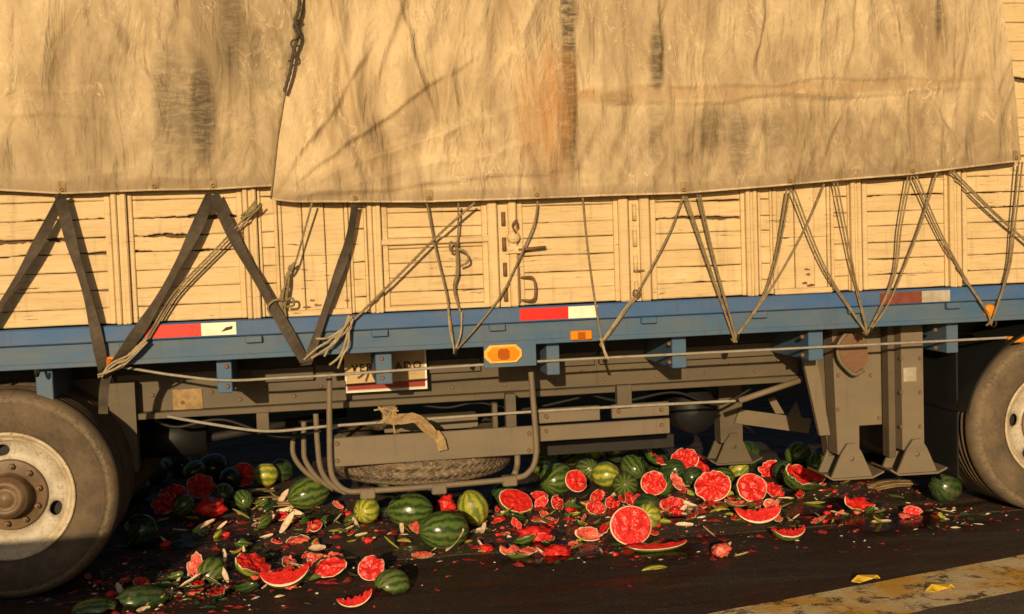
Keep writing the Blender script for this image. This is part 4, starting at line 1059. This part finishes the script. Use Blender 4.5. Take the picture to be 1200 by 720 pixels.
def put(o, px, py, rot=(0, 0, 0), z=0.004, sink=.004, grp=None, label=None, cat='watermelon', at=None):
    """sets the piece down on the ground where its lower edge is seen"""
    g = G(px, py) if at is None else Vector(at)
    o.rotation_mode = 'XYZ'; o.rotation_euler = [R(x) for x in rot]
    m = o.rotation_euler.to_matrix(); co = np.array([v_.co for v_ in o.data.vertices]) @ np.array(m).T
    zmin = co[:, 2].min(); front = co[co[:, 2] < zmin+.02][:, 1].min()
    o.location = (g.x-(co[:, 0].min()+co[:, 0].max())/2, g.y-front*.8 if at is None else g.y, z-zmin-sink)
    if label: tag(o, label, cat, grp)
    return o
def mpp(px, py): return (G(px, py)-CAM).dot(_f)/FOC      # metres per photo pixel there
def W(px, py, wpx, rot, label, rm='rind', ar=.8, seed=1, grp=None, z=.004):
    a = wpx*mpp(px, py)/2; o = whole(a, a*ar, a*ar, seed, rm); return put(o, px, py, rot, z, label=label, grp=grp)
def H(px, py, wpx, rot, label, rm='rind', fm='flesh', th=88, rag=.06, fill=1.0, seed=1, ar=.85, deep=.9, lump=.014, z=.004, grp=None, name='broken_watermelon', skew=0):
    a = wpx*mpp(px, py)/2/max(.5, math.sin(min(R(th), math.pi/2))); o = cap(a, a*ar, a*deep, R(th), rag, fill, seed, rm, fm, lump, name=name, skew=skew)
    return put(o, px, py, rot, z, label=label, grp=grp)
def V(px, py, wpx, rot, label, ang=70, hgt=.55, seed=1, rm='rind', bite=.25, grp=None):
    a = wpx*mpp(px, py)/2; o = wedge(a, a*hgt*1.6, R(ang), seed, rm, bite=bite); return put(o, px, py, rot, label=label, grp=grp)
# the whole melons
W(522, 646, 60, (25, 5, 14), 'whole dark green striped watermelon in front of the spare tyre cradle', 'rind', .76, 2)
W(482, 620, 54, (10, 0, -8), 'pale green whole watermelon behind the dark striped one', 'rind', .76, 5)
W(431, 615, 34, (70, 0, 60), 'small round yellow green watermelon below the cradle corner', 'rindy', .9, 7)
W(556, 618, 44, (0, 70, 20), 'upright mottled yellow watermelon beside the large split half', 'rindy', .82, 9)
W(363, 599, 52, (15, -10, 20), 'green striped watermelon under the curved bars of the cradle', 'rind', .74, 13)
W(312, 572, 30, (80, 0, 10), 'bright yellow green watermelon standing far under the trailer', 'rindy', .95, 15)
W(1112, 591, 42, (0, 20, 30), 'glossy dark green watermelon beside the right tyre', 'rindd', .85, 17)
W(655, 583, 46, (60, 0, 40), 'large green watermelon behind the guard board', 'rind', .85, 19)
W(762, 622, 34, (50, 20, 60), 'ribbed yellow watermelon leaning behind the big red half', 'rindy', .9, 21)
# the cut and broken ones in view
H(742, 640, 53, (72, 0, 8), 'round watermelon half with its red face to the road', 'rindy', seed=3, rag=.03, ar=.88, deep=.8)
H(606, 605, 44, (48, 14, 12), 'oval watermelon half leaning back with a deep red face', 'rind', seed=8, rag=.04, ar=.72, deep=.85)
H(285, 571, 30, (75, 0, -6), 'yellow green half with red pulp spilling out, far under the trailer', 'rindy', seed=12, rag=.1, ar=.95, lump=.03)
H(838, 590, 44, (62, -12, -10), 'broken watermelon half with a bitten red face below the far leg', 'rind', seed=23, rag=.18, ar=.85, lump=.03)
H(884, 590, 40, (68, 4, 6), 'ragged bright red half beside the bitten half', 'rind', seed=27, rag=.10, ar=.86, lump=.025)
H(911, 585, 28, (40, 10, 20), 'small red broken piece between two larger ones', 'rind', th=60, seed=33, rag=.2, lump=.02)
H(944, 578, 56, (36, 16, 14), 'long split watermelon with dark red flesh near the landing leg', 'rind', seed=41, rag=.16, ar=.55, fill=.75, lump=.03)
H(677, 596, 30, (66, 10, 14), 'small red half lodged against the large green watermelon', 'rind', seed=43, rag=.08, ar=.9, z=.10)
H(768, 590, 32, (64, -8, 0), 'small broken half on the pile with its red face outwards', 'rind', seed=47, rag=.2, ar=.9, z=.05, lump=.03)
H(770, 575, 40, (40, 40, 30), 'red splinter of watermelon pointing up from the pile', 'rind', seed=53, rag=.25, ar=.4, fill=.8, z=.16, th=60)
V(892, 616, 56, (4, 0, -6), 'curved watermelon slice with a white rind below the ragged half', 70, .5, 3, bite=.35)
V(927, 636, 42, (-14, 0, 4), 'small watermelon slice with green rind lying apart on the dark asphalt', 80, .55, 6, bite=.3)
V(335, 693, 60, (0, -8, -6), 'watermelon slice with one raised tip lying on the dark asphalt', 90, .55, 9, bite=.25)
V(416, 714, 44, (4, -10, 8), 'ragged pale slice lying alone in front of the other pieces', 80, .5, 12, bite=.4)
H(297, 679, 48, (34, 20, 30), 'yellow rind piece with a red hollow behind the raised tip slice', 'rindy', seed=61, rag=.14, ar=.7, th=75)
H(385, 680, 44, (42, -6, -10), 'flat red broken piece in the row before the trailer', 'rind', seed=63, rag=.2, ar=.6, th=70)
H(436, 681, 32, (60, -18, 16), 'corner of watermelon with a straight white lower rim', 'rind', seed=67, rag=.16, ar=.9, th=70)
H(371, 664, 22, (40, 10, 0), 'small piece with pale rim at the back of the row', 'rind', 'fleshp', seed=71, rag=.2, th=60)
H(392, 664, 24, (36, -10, 30), 'small pink piece beside the pale rimmed one', 'rind', 'fleshp', seed=73, rag=.2, th=60)
H(461, 699, 48, (195, 8, 40), 'upturned dark striped rind dome in front of the row', 'rind', seed=75, rag=.1, ar=.85, th=85)
H(248, 682, 44, (200, -10, 70), 'upturned rind dome with bold light stripes near the wheel', 'rind', seed=77, rag=.12, ar=.8, th=80)
H(166, 714, 66, (190, 6, 20), 'wide dull green rind shell lying in the wheel shadow', 'rindd', seed=79, rag=.2, ar=.6, th=75, deep=.6)
H(108, 722, 56, (188, -6, -10), 'green rind shell under the tyre edge at the road', 'rind', seed=81, rag=.2, ar=.6, th=75, deep=.55)
H(692, 636, 36, (60, 10, 10), 'dark rind shell with a pale broken rim left of the big half', 'rind', 'fleshp', seed=83, rag=.16, ar=.5, th=70, fill=.3)
V(772, 650, 76, (0, 0, 2), 'long flattened red strip of watermelon below the big half', 120, .22, 15, bite=.3)
H(610, 657, 46, (14, 4, 10), 'flat pale splinter of rind lying on the seam of the road', 'rind', 'fleshp', seed=85, rag=.25, ar=.4, th=50)
H(497, 657, 28, (20, 0, 0), 'small pink piece in front of the dark striped watermelon', 'rind', 'fleshp', seed=87, rag=.2, ar=.5, th=50)
H(768, 669, 34, (170, 0, 8), 'pale yellow curved rind strip alone on the dark asphalt', 'rindy', seed=89, rag=.05, ar=.28, th=70, deep=.4)
bpy.context.view_layer.update()
H(1012, 603, 40, (30, 8, 10), 'orange red broken piece on the road near the landing legs', 'rind', seed=91, rag=.2, ar=.6, th=60)
put(chunk(16*mpp(630, 638), 3, 'flesh', .5), 630, 638, label='bright red lump of pulp on the road before the oval half', cat='watermelon')
put(chunk(14*mpp(655, 655), 5, 'flesh', .4), 655, 655, label='wet red pulp beside the flat pale splinter', cat='watermelon')
put(chunk(14*mpp(248, 610), 7, 'flesh', .8), 248, 610, label='glowing red pulp at the edge of the wheel shadow', cat='watermelon')
put(chunk(9*mpp(524, 603), 9, 'flesh', 1.1), 524, 603, label='red chunk standing behind the dark striped watermelon', cat='watermelon')
put(chunk(9*mpp(848, 655), 11, 'fleshp', .8), 848, 655, label='lone pink chunk on the dark asphalt', cat='watermelon')
# heap under the trailer and pieces in the shade: melons set down on the ground, a second layer on top
rr = random.Random(2024)
def heap(lst, grp, lab):
    for k, (px, py, wp, z, kind) in enumerate(lst):
        rot = (rr.uniform(0, 180), rr.uniform(-40, 40), rr.uniform(0, 360)); wp *= .84; z *= .85
        if kind in 'gdy':
            W(px, py, wp, rot, lab[kind], {'g': 'rind', 'd': 'rindd', 'y': 'rindy'}[kind], rr.uniform(.78, .95), k+100, grp+lab[kind][:0], z)
        else:
            H(px, py, wp, (rr.uniform(45, 75), rr.uniform(-25, 25), rr.uniform(-40, 40)), lab['h'], rr.choice(['rind', 'rind', 'rindy']), 'flesh', rr.uniform(55, 85), rr.uniform(.14, .34), rr.uniform(.7, 1), k+150, rr.uniform(.6, .95), lump=.034, z=z, grp=grp)
LAB = dict(g='green striped watermelon in the heap under the trailer', d='dark green watermelon in the heap under the trailer', y='yellowish watermelon in the heap under the trailer', h='red broken watermelon half in the heap under the trailer')
heap([(640, 560, 44, 0, 'g'), (690, 566, 42, 0, 'g'), (712, 572, 40, 0, 'y'), (735, 585, 42, 0, 'g'), (700, 555, 44, .1, 'y'), (745, 552, 44, 0, 'g'), (728, 560, 40, .12, 'd'), (770, 556, 44, 0, 'd'), (760, 548, 42, .1, 'g'), (790, 566, 40, 0, 'd'), (735, 545, 42, .1, 'g'),
      (662, 552, 44, .08, 'g'), (672, 546, 44, 0, 'y'), (720, 598, 26, 0, 'h'), (702, 590, 28, 0, 'h'), (760, 606, 40, 0, 'd'), (790, 600, 36, 0, 'h'), (806, 562, 40, .06, 'h'), (825, 556, 34, 0, 'h'), (815, 572, 34, 0, 'd'), (880, 556, 46, .05, 'd'), (868, 562, 30, 0, 'y'), (938, 548, 40, 0, 'g'), (960, 556, 36, 0, 'g'),
      (905, 560, 34, 0, 'h'), (1018, 560, 26, 0, 'y'), (985, 548, 40, 0, 'd'), (780, 585, 34, .02, 'g'), (745, 575, 40, .08, 'g'), (700, 605, 30, 0, 'h'), (655, 598, 24, 0, 'h'), (632, 590, 28, 0, 'h'), (590, 590, 34, 0, 'd'), (505, 590, 44, 0, 'd'), (455, 585, 44, 0, 'd'), (850, 575, 34, 0, 'g'), (922, 566, 34, 0, 'd')], 'heap of watermelons under the trailer', LAB)
LAB2 = dict(g='green watermelon lying in the shade behind the rear wheel', d='dark watermelon lying in the shade behind the rear wheel', y='yellowish watermelon lying in the shade behind the rear wheel', h='dim red watermelon half in the shade behind the rear wheel')
heap([(203, 596, 40, 0, 'h'), (236, 588, 40, .03, 'h'), (228, 572, 34, .05, 'g'), (215, 606, 34, 0, 'g'), (192, 604, 40, 0, 'h'), (262, 592, 34, 0, 'g'), (178, 570, 44, 0, 'd'), (250, 566, 46, 0, 'd'), (210, 560, 46, 0, 'd'), (270, 575, 34, 0, 'd'), (160, 590, 44, 0, 'd'), (165, 640, 48, 0, 'd'), (285, 598, 34, 0, 'g'), (330, 566, 40, 0, 'd')], 'watermelons in the shade behind the rear wheel', LAB2)
# smaller bits: prototypes copied with their flesh
protos = []; TX = []
for k in range(8):
    rm_ = ['rind', 'rindy', 'rind', 'rindd'][k % 4]; fm_ = ['flesh', 'fleshp'][k // 4]
    protos.append(('shard', cap(.075, rr.uniform(.03, .05), .05, R(rr.uniform(50, 75)), rr.uniform(.2, .4), rr.uniform(.4, 1), k+300, rm_, fm_, .018, 18, 'watermelon_shard')))
    TX.append(({'rind': 'green', 'rindy': 'yellow', 'rindd': 'dark green'}[rm_]+' rinded watermelon shard with '+('red' if fm_ == 'flesh' else 'pale pink')+' flesh', 'watermelon'))
for k in range(4): protos.append(('sliver', cap(.085, .020, .016, R(80), .16, .35, k+340, ['rindy', 'rind'][k % 2], 'pith', .004, 16, 'rind_sliver'))); TX.append((('yellow' if k % 2 == 0 else 'green')+' sliver of watermelon rind with a pale inside', 'rind'))
for k in range(6): protos.append(('chunk', chunk(.034, k+360, 'flesh' if k % 3 else 'fleshp', .55))); TX.append((('red' if k % 3 else 'pink')+' lump of watermelon flesh', 'watermelon'))
def clone(o):
    c_ = o.copy(); C.objects.link(c_)
    for ch in o.children: d_ = ch.copy(); C.objects.link(d_); d_.parent = c_
    return c_
used = set()
zones = [  # px, py centre, spread x, y, number
    (330, 605, 110, 14, 52), (430, 610, 60, 12, 30), (640, 612, 70, 14, 40), (760, 605, 60, 16, 40), (860, 585, 90, 14, 40), (620, 645, 90, 10, 18), (340, 672, 90, 14, 44), (230, 690, 60, 12, 28), (400, 632, 150, 14, 46), (180, 700, 60, 12, 16),
    (780, 645, 70, 8, 10), (735, 600, 80, 8, 34), (900, 590, 80, 8, 16), (960, 605, 90, 18, 22), (1000, 575, 60, 8, 10), (560, 604, 80, 12, 30), (250, 625, 70, 16, 10), (1080, 606, 50, 6, 6), (150, 690, 40, 14, 8)]
for zx, zy, sx, sy, nn in zones:
    for _ in range(nn):
        k = rr.choices(range(len(protos)), [3]*8+[5]*4+[1.3]*6)[0]; kind, pr = protos[k]
        o = pr if k not in used else clone(pr); used.add(k)
        px, py = zx+rr.gauss(0, sx*.6), zy+rr.gauss(0, sy*.7)
        py = max(548, py); s_ = rr.choice([.35, .45, .5, .6, .7, .8, 1.0]); o.scale = (s_, s_, s_)
        rot = (rr.gauss(0, 30)+(180 if rr.random() < .12 else 0), rr.gauss(0, 20), rr.uniform(0, 360)) if kind != 'chunk' else (0, 0, rr.uniform(0, 360))
        g = G(px, py); o.rotation_euler = [R(x) for x in rot]
        co = (np.array([v_.co for v_ in o.data.vertices])*s_) @ np.array(o.rotation_euler.to_matrix()).T
        o.location = (g.x, g.y, .001-co[:, 2].min()); lb_ = TX[k][0]+(' lying under the trailer' if g.y > .26 else ' on the dark asphalt before the trailer'); tag(o, lb_, TX[k][1], 'scattered pieces: '+lb_)
for k, (kind, pr) in enumerate(protos):
    if k not in used:
        for ch in list(pr.children): bpy.data.objects.remove(ch)
        bpy.data.objects.remove(pr)
# flattened straw packing in the crushed fruit
for px, py, wp, an in ((318, 590, 80, 8), (345, 596, 70, -14), (300, 582, 50, 20), (1050, 572, 60, 4)):
    q = G(px, py); mb = MB(); L_ = wp*mpp(px, py)
    for k in range(7):
        y = rr.uniform(-.06, .06); dx = rr.uniform(-.1, .1)*L_
        mb.strip(spline([(-L_/2+dx, y, .006+.004*k), (-L_*.1, y+rr.uniform(-.03, .03), .02+.004*k), (L_/2*rr.uniform(.5, 1), y+rr.uniform(-.04, .04), .006+.004*k)], .03), rr.uniform(.02, .05), .004, (0, 1, rr.uniform(-.3, .3)))
    o = mb.build('packing_straw', M['straw']); o.location = (q.x, q.y, 0); o.rotation_euler.z = R(an)
    tag(o, 'flattened tan straw packing lying among the crushed melons', 'straw', 'flattened straw packing')
for px, py, lab in ((1016, 683, 'yellow leaf scrap lying at the upper edge of the painted line'), (1103, 694, 'yellow leaf scrap lying on the middle of the painted line')):
    L_ = 32*mpp(px, py); mb = MB(); q = G(px, py)
    mb.strip([(-L_/2, 0, .014), (-L_*.2, .015, .022), (L_*.1, -.005, .03), (L_*.35, .01, .024), (L_/2, 0, .014)], .045, .005, lambda t: (0, 1, .5*math.sin(t*6)))
    o = mb.build('leaf_scrap', M['leafy']); o.location = (q.x, q.y, -.002); o.rotation_euler.z = R(10); tag(o, lab, 'leaf')
# crumbs of pulp and rind, far too many to count
def crumbs(name, mat, n, seed, smin, smax, label):
    r2 = random.Random(seed); mb = MB()
    while n > 0:
        zx, zy, sx, sy, nn = r2.choice(zones); px, py = zx+r2.gauss(0, sx*1.0), zy+r2.gauss(0, sy*1.2)
        if py < 545 or py > 735: continue
        g = G(px, py); s_ = r2.uniform(smin, smax)*(1 if r2.random() < .8 else 1.8); an = r2.uniform(0, 6.28); ca, sa = math.cos(an), math.sin(an)
        l, w2, h = s_*r2.uniform(.8, 2.2), s_*r2.uniform(.4, .9), s_*r2.uniform(.2, .7)
        vs = [(l, 0, 0), (0, w2, 0), (-l*.8, w2*.3, 0), (-.2*l, -w2, 0), (.1*l, .1*w2, h), (-.4*l, 0, h*.8)]
        vs = [(g.x+x*ca-y*sa, g.y+x*sa+y*ca, .003+z) for x, y, z in vs]
        mb.add(vs, [[0, 1, 4], [1, 2, 5, 4], [2, 3, 5], [3, 0, 4, 5]], False); n -= 1
    o = mb.build(name, M[mat]); tag(o, label, 'debris', None, 'stuff')
crumbs('pulp_crumbs', 'fleshd', 1700, 5, .005, .018, 'red crumbs of melon pulp strewn over the wet road')
crumbs('pale_crumbs', 'pith', 520, 6, .004, .013, 'pale crumbs of melon rind strewn over the wet road')
crumbs('dark_crumbs', 'rindd', 700, 7, .006, .018, 'dark green crumbs of rind strewn over the wet road')

# spilled juice: thin wet films on the road
r3 = random.Random(9); vs = []; fs = []
for k in range(46):
    zx, zy, sx, sy, nn = zones[r3.choice([0, 1, 2, 3, 4, 5, 6, 11, 12, 13, 15, 16])]; px, py = zx+r3.gauss(0, sx*.7), max(560, zy+r3.gauss(0, sy*.7))
    g = G(px, py); L_ = r3.uniform(.10, .34); W2 = L_*r3.uniform(.35, .7); b0 = len(vs); zz = .0062+.0002*k
    vs.append((g.x, g.y, zz))
    for i in range(40):
        t = 2*math.pi*i/40; q = 1+.55*nz(math.cos(t)*1.6+k*3, math.sin(t)*1.6, k)+.3*nz(math.cos(t)*4, math.sin(t)*4+k, 2)
        vs.append((g.x+L_*q*math.cos(t), g.y+W2*q*math.sin(t), zz))
    for i in range(40): fs.append([b0, b0+1+i, b0+1+(i+1) % 40])
n = NT('melon_juice'); jp = n.pos()
jm_ = n.out(n.mix(n.ramp(n.noise(jp, 14, 5), (.4, 0), (.65, 1)), (.020, .006, .0045), (.048, .012, .008)), n.ramp(n.noise(jp, 30, 4), (.4, .10), (.7, .38)), n.bump(n.noise(jp, 60, 3), .12, .004), .5)
tag(mesh_obj('spilled_juice', vs, fs, jm_), 'dark red melon juice wetting the road in patches', 'juice', None, 'stuff')
